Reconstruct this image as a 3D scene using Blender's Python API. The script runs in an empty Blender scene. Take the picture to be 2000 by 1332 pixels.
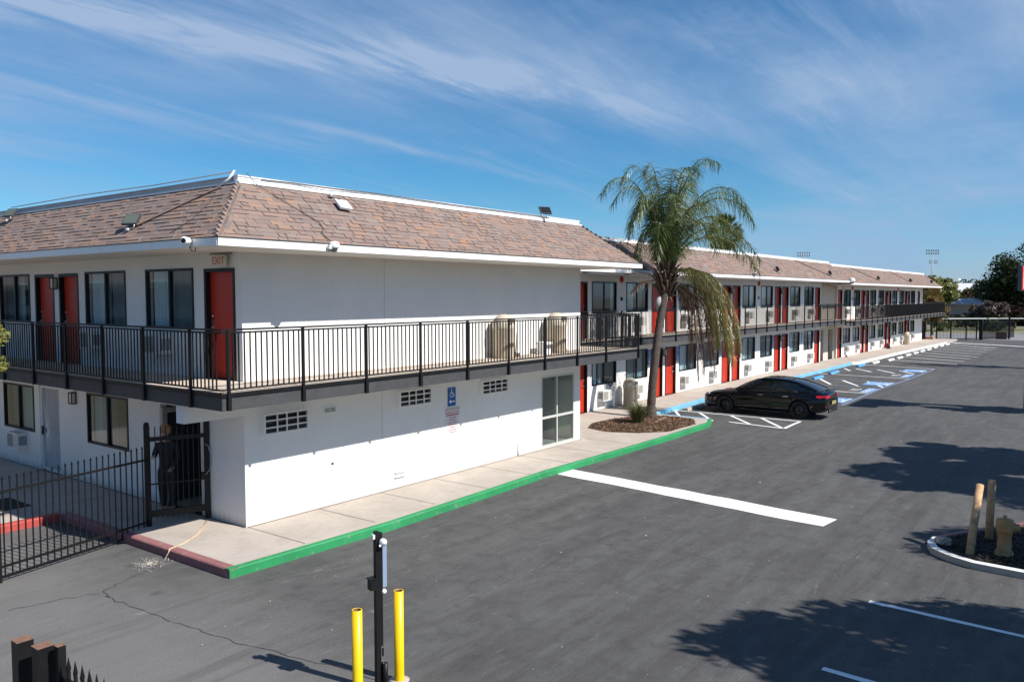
import bpy, bmesh, math, random
from mathutils import Vector, Matrix, Euler
random.seed(7)
R = math.radians
PI = math.pi
sc = bpy.context.scene
COL = sc.collection

# ------------------------------------------------------------------ camera
cam_d = bpy.data.cameras.new("camera")
cam = bpy.data.objects.new("camera", cam_d)
COL.objects.link(cam)
sc.camera = cam
cam_d.sensor_width = 36.0
cam_d.lens = 28.58
cam_d.clip_start = 0.1
cam_d.clip_end = 3000
TH, PT, RO = R(37.149), R(3.184), R(-0.074)
_fh = Vector((math.cos(TH), math.sin(TH), 0)); _r0 = Vector((math.sin(TH), -math.cos(TH), 0))
_fw = _fh * math.cos(PT) + Vector((0, 0, -math.sin(PT))); _u0 = _r0.cross(_fw)
_rt = _r0 * math.cos(RO) + _u0 * math.sin(RO); _up = -_r0 * math.sin(RO) + _u0 * math.cos(RO)
cam.matrix_world = Matrix(((_rt.x, _up.x, -_fw.x, -9.087), (_rt.y, _up.y, -_fw.y, -13.229), (_rt.z, _up.z, -_fw.z, 4.538), (0, 0, 0, 1)))

# ------------------------------------------------------------------ light
SUN_EL, SUN_AZ = R(44.0), R(-80.5)          # azimuth of the direction TO the sun, from +X counterclockwise
sdir = Vector((math.cos(SUN_AZ) * math.cos(SUN_EL), math.sin(SUN_AZ) * math.cos(SUN_EL), math.sin(SUN_EL)))
sl = bpy.data.lights.new("sun", 'SUN'); sl.energy = 5.0; sl.angle = R(0.53); sl.color = (1.0, 0.955, 0.90)
so = bpy.data.objects.new("sun", sl); COL.objects.link(so)
so.rotation_euler = sdir.to_track_quat('Z', 'Y').to_euler()
so.location = (0, 0, 60)

w = bpy.data.worlds.new("World"); sc.world = w; w.use_nodes = True
nt = w.node_tree; nt.nodes.clear()
def N(t, typ, **kw):
    n = t.nodes.new(typ)
    for k, v in kw.items():
        if k in n.inputs.keys(): n.inputs[k].default_value = v
        else: setattr(n, k, v)
    return n
def math_node(t, op, a, b=None, c=None, clamp=False):
    n = t.nodes.new('ShaderNodeMath'); n.operation = op; n.use_clamp = clamp
    for i, x in enumerate((a, b, c)):
        if x is None: continue
        if isinstance(x, (int, float)): n.inputs[i].default_value = x
        else: t.links.new(x, n.inputs[i])
    return n.outputs[0]
def ramp(t, fac, stops, interp='LINEAR'):
    n = t.nodes.new('ShaderNodeValToRGB'); cr = n.color_ramp; cr.interpolation = interp
    while len(cr.elements) < len(stops): cr.elements.new(0.5)
    for e, (p, c) in zip(cr.elements, stops):
        e.position = p; e.color = (c, c, c, 1) if isinstance(c, (int, float)) else (*c, 1)
    t.links.new(fac, n.inputs[0]); return n.outputs[0]
def mix(t, fac, a, b, mode='MIX'):
    n = t.nodes.new('ShaderNodeMix'); n.data_type = 'RGBA'; n.blend_type = mode
    for s, x in ((n.inputs[0], fac), (n.inputs[6], a), (n.inputs[7], b)):
        if isinstance(x, (int, float)): s.default_value = x
        elif isinstance(x, tuple): s.default_value = (*x, 1) if len(x) == 3 else x
        else: t.links.new(x, s)
    return n.outputs[2]

sky = nt.nodes.new('ShaderNodeTexSky'); sky.sky_type = 'NISHITA'; sky.sun_disc = False
sky.sun_elevation = SUN_EL
sky.sun_rotation = math.atan2(sdir.x, sdir.y)
sky.altitude = 100; sky.air_density = 1.0; sky.dust_density = 0.0; sky.ozone_density = 2.6
tc = nt.nodes.new('ShaderNodeTexCoord')
sep = nt.nodes.new('ShaderNodeSeparateXYZ'); nt.links.new(tc.outputs['Generated'], sep.inputs[0])
zc = math_node(nt, 'MAXIMUM', sep.outputs[2], 0.0)
den = math_node(nt, 'ADD', zc, 0.10)
cx = math_node(nt, 'DIVIDE', sep.outputs[0], den); cy = math_node(nt, 'DIVIDE', sep.outputs[1], den)
cmb = nt.nodes.new('ShaderNodeCombineXYZ'); nt.links.new(cx, cmb.inputs[0]); nt.links.new(cy, cmb.inputs[1])
def cloud_noise(rot, scl, nscale, detail, rough, dist, lo, hi, loc=(0, 0, 0)):
    m = nt.nodes.new('ShaderNodeMapping'); m.inputs['Rotation'].default_value = (0, 0, R(rot)); m.inputs['Scale'].default_value = scl
    m.inputs['Location'].default_value = loc
    nt.links.new(cmb.outputs[0], m.inputs[0])
    n = N(nt, 'ShaderNodeTexNoise', Scale=nscale, Detail=detail, Roughness=rough, Distortion=dist)
    nt.links.new(m.outputs[0], n.inputs['Vector'])
    return ramp(nt, n.outputs[0], [(lo, 0.0), (hi, 1.0)], 'EASE')
wn = N(nt, 'ShaderNodeTexNoise', Scale=1.6, Detail=6.0, Roughness=0.6); nt.links.new(cmb.outputs[0], wn.inputs['Vector'])
warp = math_node(nt, 'SUBTRACT', wn.outputs[0], 0.5)
def band(slope, icpt, wd, x0, x1, warpk):
    """streak of cirrus along y = icpt + slope * x on the cloud plane"""
    t_ = math_node(nt, 'SUBTRACT', math_node(nt, 'SUBTRACT', cy, math_node(nt, 'MULTIPLY', cx, slope)), icpt)
    t_ = math_node(nt, 'ADD', t_, math_node(nt, 'MULTIPLY', warp, warpk))
    t_ = math_node(nt, 'DIVIDE', t_, wd)
    e = math_node(nt, 'EXPONENT', math_node(nt, 'MULTIPLY', math_node(nt, 'MULTIPLY', t_, t_), -1.0))
    mr = nt.nodes.new('ShaderNodeMapRange'); mr.interpolation_type = 'SMOOTHSTEP'; mr.inputs[1].default_value = x1; mr.inputs[2].default_value = x1 + 0.7; mr.inputs[3].default_value = 1; mr.inputs[4].default_value = 0; nt.links.new(cx, mr.inputs[0])
    mr2 = nt.nodes.new('ShaderNodeMapRange'); mr2.interpolation_type = 'SMOOTHSTEP'; mr2.inputs[1].default_value = x0 - 0.5; mr2.inputs[2].default_value = x0; nt.links.new(cx, mr2.inputs[0])
    return math_node(nt, 'MULTIPLY', e, math_node(nt, 'MULTIPLY', mr.outputs[0], mr2.outputs[0]))
def blob(bx, by, rx, ry):
    dx = math_node(nt, 'DIVIDE', math_node(nt, 'SUBTRACT', cx, bx), rx); dy = math_node(nt, 'DIVIDE', math_node(nt, 'SUBTRACT', cy, by), ry)
    q = math_node(nt, 'ADD', math_node(nt, 'MULTIPLY', dx, dx), math_node(nt, 'MULTIPLY', dy, dy))
    q = math_node(nt, 'ADD', q, math_node(nt, 'MULTIPLY', warp, 2.2))
    return math_node(nt, 'EXPONENT', math_node(nt, 'MULTIPLY', q, -1.0))
streak = cloud_noise(-23, (0.55, 2.6, 1), 1.5, 11, 0.66, 0.7, 0.34, 0.72, (1.3, 0.45, 0))
wisps = cloud_noise(-10, (0.5, 2.4, 1), 1.1, 11, 0.66, 0.9, 0.46, 0.80, (7.0, 3.0, 0))
veil = cloud_noise(-15, (0.6, 1.2, 1), 0.8, 7, 0.6, 0.4, 0.36, 0.74, (4.1, 2.2, 0))
def mul(a, b): return math_node(nt, 'MULTIPLY', a, b)
def add(a, b): return math_node(nt, 'ADD', a, b)
c1 = mul(mul(band(-0.43, 2.66, 0.15, 0.2, 2.4, 0.28), add(mul(streak, 0.9), 0.15)), 1.05)
c1b = mul(mul(band(-0.40, 2.40, 0.60, 0.2, 2.9, 0.5), add(mul(streak, 0.6), 0.3)), 0.36)
c2 = mul(mul(band(-0.15, 2.89, 0.055, 2.2, 3.1, 0.18), add(mul(streak, 0.7), 0.3)), 0.55)
c3 = add(mul(mul(blob(3.75, 0.72, 1.1, 0.45), add(mul(veil, 0.5), 0.5)), 0.66), add(mul(mul(blob(6.0, 1.5, 2.6, 1.2), add(mul(veil, 0.7), 0.3)), 0.45), mul(blob(2.7, 0.25, 0.8, 0.3), 0.35)))
c4 = mul(mul(blob(1.15, 3.25, 0.6, 0.6), add(mul(veil, 0.5), 0.5)), 0.75)
c5 = mul(wisps, 0.40); c6 = add(mul(veil, 0.34), 0.03)
cov = add(add(add(c1, c1b), add(c2, c3)), add(c4, add(c5, c6)))
cov = math_node(nt, 'MINIMUM', cov, 0.92)
hs = nt.nodes.new('ShaderNodeHueSaturation'); hs.inputs['Saturation'].default_value = 1.28; hs.inputs['Hue'].default_value = 0.488
nt.links.new(sky.outputs[0], hs.inputs['Color'])
tint = ramp(nt, zc, [(0.0, (0.50, 0.66, 1.22)), (0.045, (0.54, 0.78, 1.18)), (0.10, (0.50, 0.84, 1.08)), (0.5, (0.38, 0.80, 1.06))])
skyb = mix(nt, 1.0, hs.outputs[0], tint, 'MULTIPLY')
skyc = mix(nt, cov, skyb, mix(nt, ramp(nt, zc, [(0.0, 0.0), (0.35, 1.0)]), (2.9, 4.6, 7.0), (3.9, 5.0, 6.9)))
bg = nt.nodes.new('ShaderNodeBackground'); bg.inputs[1].default_value = 0.073
nt.links.new(skyc, bg.inputs[0])
wo = nt.nodes.new('ShaderNodeOutputWorld'); nt.links.new(bg.outputs[0], wo.inputs[0])

sc.view_settings.view_transform = 'Standard'; sc.view_settings.look = 'None'
sc.view_settings.exposure = 0.50; sc.view_settings.gamma = 1.0
sc.render.engine = 'CYCLES'
sc.cycles.max_bounces = 8; sc.cycles.diffuse_bounces = 4; sc.cycles.glossy_bounces = 4; sc.cycles.transparent_max_bounces = 16
sc.cycles.caustics_reflective = False; sc.cycles.caustics_refractive = False
sc.cycles.use_denoising = True

# ------------------------------------------------------------------ materials
MATS = {}
def mat(name, color=(0.5, 0.5, 0.5), rough=0.6, metal=0.0, var=0.0, vscale=3.0, bump=0.0, bscale=60.0, dirt=0.0, spec=0.5, emit=None):
    if name in MATS: return MATS[name]
    m = bpy.data.materials.new(name); m.use_nodes = True; t = m.node_tree
    b = t.nodes['Principled BSDF']; b.inputs['Roughness'].default_value = rough; b.inputs['Metallic'].default_value = metal
    b.inputs['Specular IOR Level'].default_value = spec
    b.inputs['Base Color'].default_value = (*color, 1)
    tcn = t.nodes.new('ShaderNodeTexCoord')
    col = None
    if var > 0:
        n = N(t, 'ShaderNodeTexNoise', Scale=vscale, Detail=6.0, Roughness=0.62); t.links.new(tcn.outputs['Object'], n.inputs['Vector'])
        f = ramp(t, n.outputs[0], [(0.3, 0.0), (0.7, 1.0)])
        lo = tuple(c * (1 - var) for c in color); hi = tuple(min(1, c * (1 + var)) for c in color)
        col = mix(t, f, lo, hi)
        t.links.new(col, b.inputs['Base Color'])
    if bump > 0:
        n2 = N(t, 'ShaderNodeTexNoise', Scale=bscale, Detail=4.0, Roughness=0.6); t.links.new(tcn.outputs['Object'], n2.inputs['Vector'])
        bp = t.nodes.new('ShaderNodeBump'); bp.inputs['Strength'].default_value = bump; bp.inputs['Distance'].default_value = 0.01
        t.links.new(n2.outputs[0], bp.inputs['Height']); t.links.new(bp.outputs[0], b.inputs['Normal'])
    if emit: b.inputs['Emission Color'].default_value = (*emit[0], 1); b.inputs['Emission Strength'].default_value = emit[1]
    MATS[name] = m; return m
M_wall = None
def make_wall_mat():
    m = bpy.data.materials.new('white_stucco'); m.use_nodes = True; t = m.node_tree; b = t.nodes['Principled BSDF']
    b.inputs['Roughness'].default_value = 0.85
    g = t.nodes.new('ShaderNodeTexCoord')
    n = N(t, 'ShaderNodeTexNoise', Scale=0.7, Detail=6.0, Roughness=0.6); t.links.new(g.outputs['Object'], n.inputs['Vector'])
    c = mix(t, ramp(t, n.outputs[0], [(0.3, 0.0), (0.75, 1.0)]), (0.80, 0.79, 0.765), (0.73, 0.725, 0.71))
    mp = t.nodes.new('ShaderNodeMapping'); mp.inputs['Scale'].default_value = (9, 9, 0.45); t.links.new(g.outputs['Object'], mp.inputs[0])
    n2 = N(t, 'ShaderNodeTexNoise', Scale=1.0, Detail=5.0, Roughness=0.7); t.links.new(mp.outputs[0], n2.inputs['Vector'])
    c = mix(t, ramp(t, n2.outputs[0], [(0.56, 0.0), (0.85, 0.22)]), c, (0.56, 0.54, 0.5))
    sz_ = t.nodes.new('ShaderNodeSeparateXYZ'); t.links.new(g.outputs['Object'], sz_.inputs[0])
    low = math_node(t, 'ADD', sz_.outputs[2], math_node(t, 'MULTIPLY', n2.outputs[0], -0.35))
    c = mix(t, ramp(t, low, [(0.0, 0.55), (0.16, 0.0)]), c, (0.42, 0.37, 0.31))
    t.links.new(c, b.inputs['Base Color'])
    n3 = N(t, 'ShaderNodeTexNoise', Scale=28.0, Detail=6.0, Roughness=0.7); t.links.new(g.outputs['Object'], n3.inputs['Vector'])
    n4 = N(t, 'ShaderNodeTexNoise', Scale=1.6, Detail=3.0, Roughness=0.5); t.links.new(g.outputs['Object'], n4.inputs['Vector'])
    h = math_node(t, 'ADD', n3.outputs[0], math_node(t, 'MULTIPLY', n4.outputs[0], 1.5))
    bp = t.nodes.new('ShaderNodeBump'); bp.inputs['Strength'].default_value = 0.55; bp.inputs['Distance'].default_value = 0.012
    t.links.new(h, bp.inputs['Height']); t.links.new(bp.outputs[0], b.inputs['Normal'])
    return m
M_wall = make_wall_mat()
M_trim = mat('white_trim', (0.80, 0.80, 0.79), 0.5, var=0.05, vscale=4)
M_soffit = mat('cream_soffit', (0.72, 0.70, 0.65), 0.8, var=0.05, vscale=2)
M_red = mat('red_door_paint', (0.45, 0.030, 0.010), 0.42, var=0.05, vscale=3)
M_black = mat('black_steel', (0.007, 0.007, 0.008), 0.5, var=0.3, vscale=8, spec=0.3)
M_frame = mat('black_aluminium', (0.008, 0.008, 0.010), 0.4, spec=0.35)
M_char = mat('charcoal_board', (0.050, 0.050, 0.053), 0.7, var=0.18, vscale=5, bump=0.7, bscale=14)
M_chrome = mat('satin_nickel', (0.62, 0.60, 0.56), 0.28, metal=1.0)
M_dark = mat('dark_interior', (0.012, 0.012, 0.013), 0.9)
M_conduit = mat('galvanised', (0.42, 0.42, 0.43), 0.45, metal=0.6)
M_acw = mat('ac_white_plastic', (0.74, 0.73, 0.69), 0.5, var=0.04)
M_grille = mat('ac_grille', (0.10, 0.10, 0.10), 0.6)
M_wood = mat('treated_wood', (0.44, 0.27, 0.14), 0.8, var=0.35, vscale=9, bump=0.6, bscale=24)
M_yel = mat('yellow_paint', (0.83, 0.52, 0.0), 0.38, var=0.06, vscale=6)
M_whitep = mat('white_paint', (0.80, 0.80, 0.79), 0.65, var=0.05)
M_tan = mat('tan_plastic', (0.50, 0.42, 0.31), 0.55, var=0.08, vscale=4)
M_blue = mat('sign_blue', (0.008, 0.10, 0.36), 0.4)
M_redsg = mat('sign_red', (0.60, 0.03, 0.02), 0.45)

def glass_mat(name, tint, refl_rough=0.03, trans=0.5):
    m = bpy.data.materials.new(name); m.use_nodes = True; t = m.node_tree; t.nodes.clear()
    o = t.nodes.new('ShaderNodeOutputMaterial')
    gl = N(t, 'ShaderNodeBsdfGlossy', Roughness=refl_rough); gl.inputs['Color'].default_value = (0.9, 0.95, 0.97, 1)
    tr = t.nodes.new('ShaderNodeBsdfTransparent'); tr.inputs[0].default_value = (*tint, 1)
    lw_ = t.nodes.new('ShaderNodeLayerWeight'); lw_.inputs['Blend'].default_value = 0.5
    fr_ = math_node(t, 'MULTIPLY_ADD', math_node(t, 'POWER', lw_.outputs['Facing'], 4.0), 0.85, 0.10)
    g = t.nodes.new('ShaderNodeTexCoord'); n = N(t, 'ShaderNodeTexNoise', Scale=1.1, Detail=1.0); t.links.new(g.outputs['Object'], n.inputs['Vector'])
    bp = t.nodes.new('ShaderNodeBump'); bp.inputs['Strength'].default_value = 0.05; bp.inputs['Distance'].default_value = 0.03
    t.links.new(n.outputs[0], bp.inputs['Height']); t.links.new(bp.outputs[0], gl.inputs['Normal'])
    mx = t.nodes.new('ShaderNodeMixShader'); t.links.new(fr_, mx.inputs[0]); t.links.new(tr.outputs[0], mx.inputs[1]); t.links.new(gl.outputs[0], mx.inputs[2])
    t.links.new(mx.outputs[0], o.inputs[0]); return m
M_glass = glass_mat('window_glass', (0.78, 0.88, 0.90))
M_gdark = glass_mat('screened_glass', (0.38, 0.44, 0.46), 0.08)
def curtain_mat(name, col):
    m = bpy.data.materials.new(name); m.use_nodes = True; t = m.node_tree; b = t.nodes['Principled BSDF']
    b.inputs['Base Color'].default_value = (*col, 1); b.inputs['Roughness'].default_value = 0.9
    return m
M_curt = curtain_mat('sheer_curtain', (0.72, 0.80, 0.82)); M_curd = curtain_mat('blackout_curtain', (0.28, 0.36, 0.38))

def asphalt_mat():
    m = bpy.data.materials.new('sealed_asphalt'); m.use_nodes = True; t = m.node_tree; b = t.nodes['Principled BSDF']
    g = t.nodes.new('ShaderNodeTexCoord'); V = g.outputs['Object']
    big = N(t, 'ShaderNodeTexNoise', Scale=0.16, Detail=5.0, Roughness=0.6); t.links.new(V, big.inputs['Vector'])
    mp = t.nodes.new('ShaderNodeMapping'); mp.inputs['Scale'].default_value = (0.35, 2.2, 1); mp.inputs['Rotation'].default_value = (0, 0, R(6)); t.links.new(V, mp.inputs[0])
    st = N(t, 'ShaderNodeTexNoise', Scale=1.0, Detail=8.0, Roughness=0.68, Distortion=0.6); t.links.new(mp.outputs[0], st.inputs['Vector'])
    mid = N(t, 'ShaderNodeTexNoise', Scale=2.4, Detail=8.0, Roughness=0.7); t.links.new(V, mid.inputs['Vector'])
    c = mix(t, ramp(t, big.outputs[0], [(0.32, 0.0), (0.68, 1.0)]), (0.060, 0.0585, 0.057), (0.084, 0.0815, 0.079))
    c = mix(t, ramp(t, st.outputs[0], [(0.40, 0.0), (0.70, 0.55)]), c, (0.132, 0.133, 0.128))
    c = mix(t, ramp(t, mid.outputs[0], [(0.48, 0.0), (0.70, 0.65)]), c, (0.040, 0.039, 0.039))
    # faded, older area near the entrance
    sx = t.nodes.new('ShaderNodeSeparateXYZ'); t.links.new(V, sx.inputs[0])
    old = math_node(t, 'ADD', math_node(t, 'MULTIPLY', sx.outputs[0], -0.45), math_node(t, 'MULTIPLY', big.outputs[0], 1.6))
    c = mix(t, ramp(t, math_node(t, 'SUBTRACT', old, 1.45), [(0.0, 0.0), (1.0, 0.62)]), c, (0.185, 0.177, 0.170))
    # pale scuffs
    sc1 = N(t, 'ShaderNodeTexNoise', Scale=5.0, Detail=9.0, Roughness=0.75, Distortion=1.4); t.links.new(mp.outputs[0], sc1.inputs['Vector'])
    c = mix(t, ramp(t, sc1.outputs[0], [(0.60, 0.0), (0.70, 0.6)]), c, (0.27, 0.255, 0.245))
    mt = t.nodes.new('ShaderNodeMapping'); mt.inputs['Rotation'].default_value = (0, 0, R(-14)); mt.inputs['Scale'].default_value = (0.10, 1.5, 1); t.links.new(V, mt.inputs[0])
    tk = N(t, 'ShaderNodeTexNoise', Scale=1.0, Detail=7.0, Roughness=0.72, Distortion=0.25); t.links.new(mt.outputs[0], tk.inputs['Vector'])
    c = mix(t, ramp(t, tk.outputs[0], [(0.53, 0.0), (0.66, 0.38)]), c, (0.038, 0.035, 0.036))
    dv = N(t, 'ShaderNodeTexVoronoi', Scale=0.8); t.links.new(V, dv.inputs['Vector'])
    c = mix(t, ramp(t, math_node(t, 'ADD', dv.outputs['Distance'], math_node(t, 'MULTIPLY', mid.outputs[0], 0.25)), [(0.15, 0.45), (0.22, 0.0)]), c, (0.030, 0.029, 0.030))
    sp = N(t, 'ShaderNodeTexVoronoi', Scale=55.0); t.links.new(V, sp.inputs['Vector'])
    spn = N(t, 'ShaderNodeTexNoise', Scale=140.0, Detail=2.0); t.links.new(V, spn.inputs['Vector'])
    c = mix(t, ramp(t, spn.outputs[0], [(0.58, 0.0), (0.70, 0.5)]), c, (0.17, 0.165, 0.16))
    c = mix(t, ramp(t, sp.outputs['Distance'], [(0.0, 0.35), (0.28, 0.0)]), c, (0.03, 0.03, 0.032))
    t.links.new(c, b.inputs['Base Color'])
    b.inputs['Roughness'].default_value = 0.82; b.inputs['Specular IOR Level'].default_value = 0.3
    h = math_node(t, 'ADD', sp.outputs['Distance'], math_node(t, 'MULTIPLY', mid.outputs[0], 2.0))
    bp = t.nodes.new('ShaderNodeBump'); bp.inputs['Strength'].default_value = 0.5; bp.inputs['Distance'].default_value = 0.008
    t.links.new(h, bp.inputs['Height']); t.links.new(bp.outputs[0], b.inputs['Normal'])
    return m
M_asph = asphalt_mat()
def concrete_mat(name, base, dark, joint=True):
    m = bpy.data.materials.new(name); m.use_nodes = True; t = m.node_tree; b = t.nodes['Principled BSDF']
    g = t.nodes.new('ShaderNodeTexCoord'); V = g.outputs['Object']
    n = N(t, 'ShaderNodeTexNoise', Scale=0.9, Detail=8.0, Roughness=0.68, Distortion=0.5); t.links.new(V, n.inputs['Vector'])
    n2 = N(t, 'ShaderNodeTexNoise', Scale=6.0, Detail=8.0, Roughness=0.7); t.links.new(V, n2.inputs['Vector'])
    c = mix(t, ramp(t, n.outputs[0], [(0.35, 0.0), (0.72, 1.0)]), base, dark)
    c = mix(t, ramp(t, n2.outputs[0], [(0.52, 0.0), (0.8, 0.5)]), c, tuple(x * 0.62 for x in dark))
    t.links.new(c, b.inputs['Base Color']); b.inputs['Roughness'].default_value = 0.88
    n3 = N(t, 'ShaderNodeTexNoise', Scale=90.0, Detail=4.0); t.links.new(V, n3.inputs['Vector'])
    bp = t.nodes.new('ShaderNodeBump'); bp.inputs['Strength'].default_value = 0.3; bp.inputs['Distance'].default_value = 0.005
    t.links.new(n3.outputs[0], bp.inputs['Height']); t.links.new(bp.outputs[0], b.inputs['Normal'])
    return m
M_conc = concrete_mat('sidewalk_concrete', (0.455, 0.40, 0.345), (0.35, 0.30, 0.255))
M_deck = concrete_mat('deck_concrete', (0.60, 0.51, 0.42), (0.46, 0.38, 0.31))
def kerb_mat(name, col, under=(0.33, 0.30, 0.27), wear=0.55):
    m = bpy.data.materials.new(name); m.use_nodes = True; t = m.node_tree; b = t.nodes['Principled BSDF']
    g = t.nodes.new('ShaderNodeTexCoord'); V = g.outputs['Object']
    n = N(t, 'ShaderNodeTexNoise', Scale=7.0, Detail=9.0, Roughness=0.75); t.links.new(V, n.inputs['Vector'])
    n1 = N(t, 'ShaderNodeTexNoise', Scale=1.2, Detail=4.0, Roughness=0.6); t.links.new(V, n1.inputs['Vector'])
    c = mix(t, ramp(t, n1.outputs[0], [(0.3, 0.0), (0.7, 1.0)]), tuple(x * 0.82 for x in col), tuple(min(1, x * 1.15) for x in col))
    c = mix(t, ramp(t, n.outputs[0], [(wear, 0.0), (wear + 0.12, 0.8)]), c, under)
    t.links.new(c, b.inputs['Base Color']); b.inputs['Roughness'].default_value = 0.7
    return m
M_kg = kerb_mat('green_kerb_paint', (0.018, 0.245, 0.082), (0.24, 0.24, 0.20), wear=0.56)
M_kb = kerb_mat('blue_kerb_paint', (0.17, 0.42, 0.62), wear=0.64)
M_kr = kerb_mat('faded_red_kerb_paint', (0.27, 0.115, 0.115), wear=0.56)
M_krf = kerb_mat('red_kerb_paint', (0.42, 0.06, 0.05), wear=0.56)
M_kw = kerb_mat('white_kerb_paint', (0.70, 0.69, 0.65), wear=0.62)
M_lw = kerb_mat('white_line_paint', (0.82, 0.82, 0.81), (0.13, 0.125, 0.12), 0.68)
M_lb = kerb_mat('blue_line_paint', (0.16, 0.33, 0.62), (0.09, 0.09, 0.10), 0.60)
M_lp = kerb_mat('pale_blue_line_paint', (0.20, 0.27, 0.40), (0.08, 0.08, 0.09), 0.50)

def shingle_mat():
    m = bpy.data.materials.new('asphalt_shingle'); m.use_nodes = True; t = m.node_tree; b = t.nodes['Principled BSDF']
    gi = t.nodes.new('ShaderNodeNewGeometry'); g = t.nodes.new('ShaderNodeTexCoord')
    c = ramp(t, gi.outputs['Random Per Island'], [(0.0, (0.170, 0.124, 0.107)), (0.20, (0.210, 0.145, 0.120)), (0.42, (0.240, 0.160, 0.127)), (0.62, (0.192, 0.147, 0.132)),
        (0.76, (0.275, 0.165, 0.113)), (0.87, (0.220, 0.178, 0.154)), (0.955, (0.315, 0.172, 0.103))], 'CONSTANT')
    n = N(t, 'ShaderNodeTexNoise', Scale=0.6, Detail=4.0); t.links.new(g.outputs['Object'], n.inputs['Vector'])
    c = mix(t, ramp(t, n.outputs[0], [(0.35, 0.0), (0.7, 0.45)]), c, (0.21, 0.152, 0.128))
    n2 = N(t, 'ShaderNodeTexNoise', Scale=120.0, Detail=2.0); t.links.new(g.outputs['Object'], n2.inputs['Vector'])
    c = mix(t, ramp(t, n2.outputs[0], [(0.45, 0.0), (0.8, 0.5)]), c, (0.30, 0.225, 0.185))
    t.links.new(c, b.inputs['Base Color']); b.inputs['Roughness'].default_value = 0.92
    return m
M_sh = shingle_mat()
M_shb = mat('shingle_underlay', (0.07, 0.055, 0.05), 0.95)
M_cap = mat('hip_cap_shingle', (0.185, 0.145, 0.128), 0.92, var=0.25, vscale=6, bump=0.3, bscale=80)

def leaf_mat(name, c1, c2, c3=None, trans=0.35):
    m = bpy.data.materials.new(name); m.use_nodes = True; t = m.node_tree; t.nodes.clear()
    o = t.nodes.new('ShaderNodeOutputMaterial'); gi = t.nodes.new('ShaderNodeNewGeometry')
    stops = [(0.0, c1), (0.6, c2)] + ([(1.0, c3)] if c3 else [])
    c = ramp(t, gi.outputs['Random Per Island'], stops)
    d = t.nodes.new('ShaderNodeBsdfDiffuse'); tr = t.nodes.new('ShaderNodeBsdfTranslucent'); gl = N(t, 'ShaderNodeBsdfGlossy', Roughness=0.4)
    gl.inputs[0].default_value = (0.6, 0.65, 0.6, 1)
    t.links.new(c, d.inputs[0]); t.links.new(c, tr.inputs[0])
    m1 = t.nodes.new('ShaderNodeMixShader'); m1.inputs[0].default_value = trans; t.links.new(d.outputs[0], m1.inputs[1]); t.links.new(tr.outputs[0], m1.inputs[2])
    m2 = t.nodes.new('ShaderNodeMixShader'); m2.inputs[0].default_value = 0.06; t.links.new(m1.outputs[0], m2.inputs[1]); t.links.new(gl.outputs[0], m2.inputs[2])
    t.links.new(m2.outputs[0], o.inputs[0]); return m
M_bark = mat('bark', (0.13, 0.10, 0.075), 0.9, var=0.35, vscale=6, bump=0.8, bscale=12)

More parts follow.
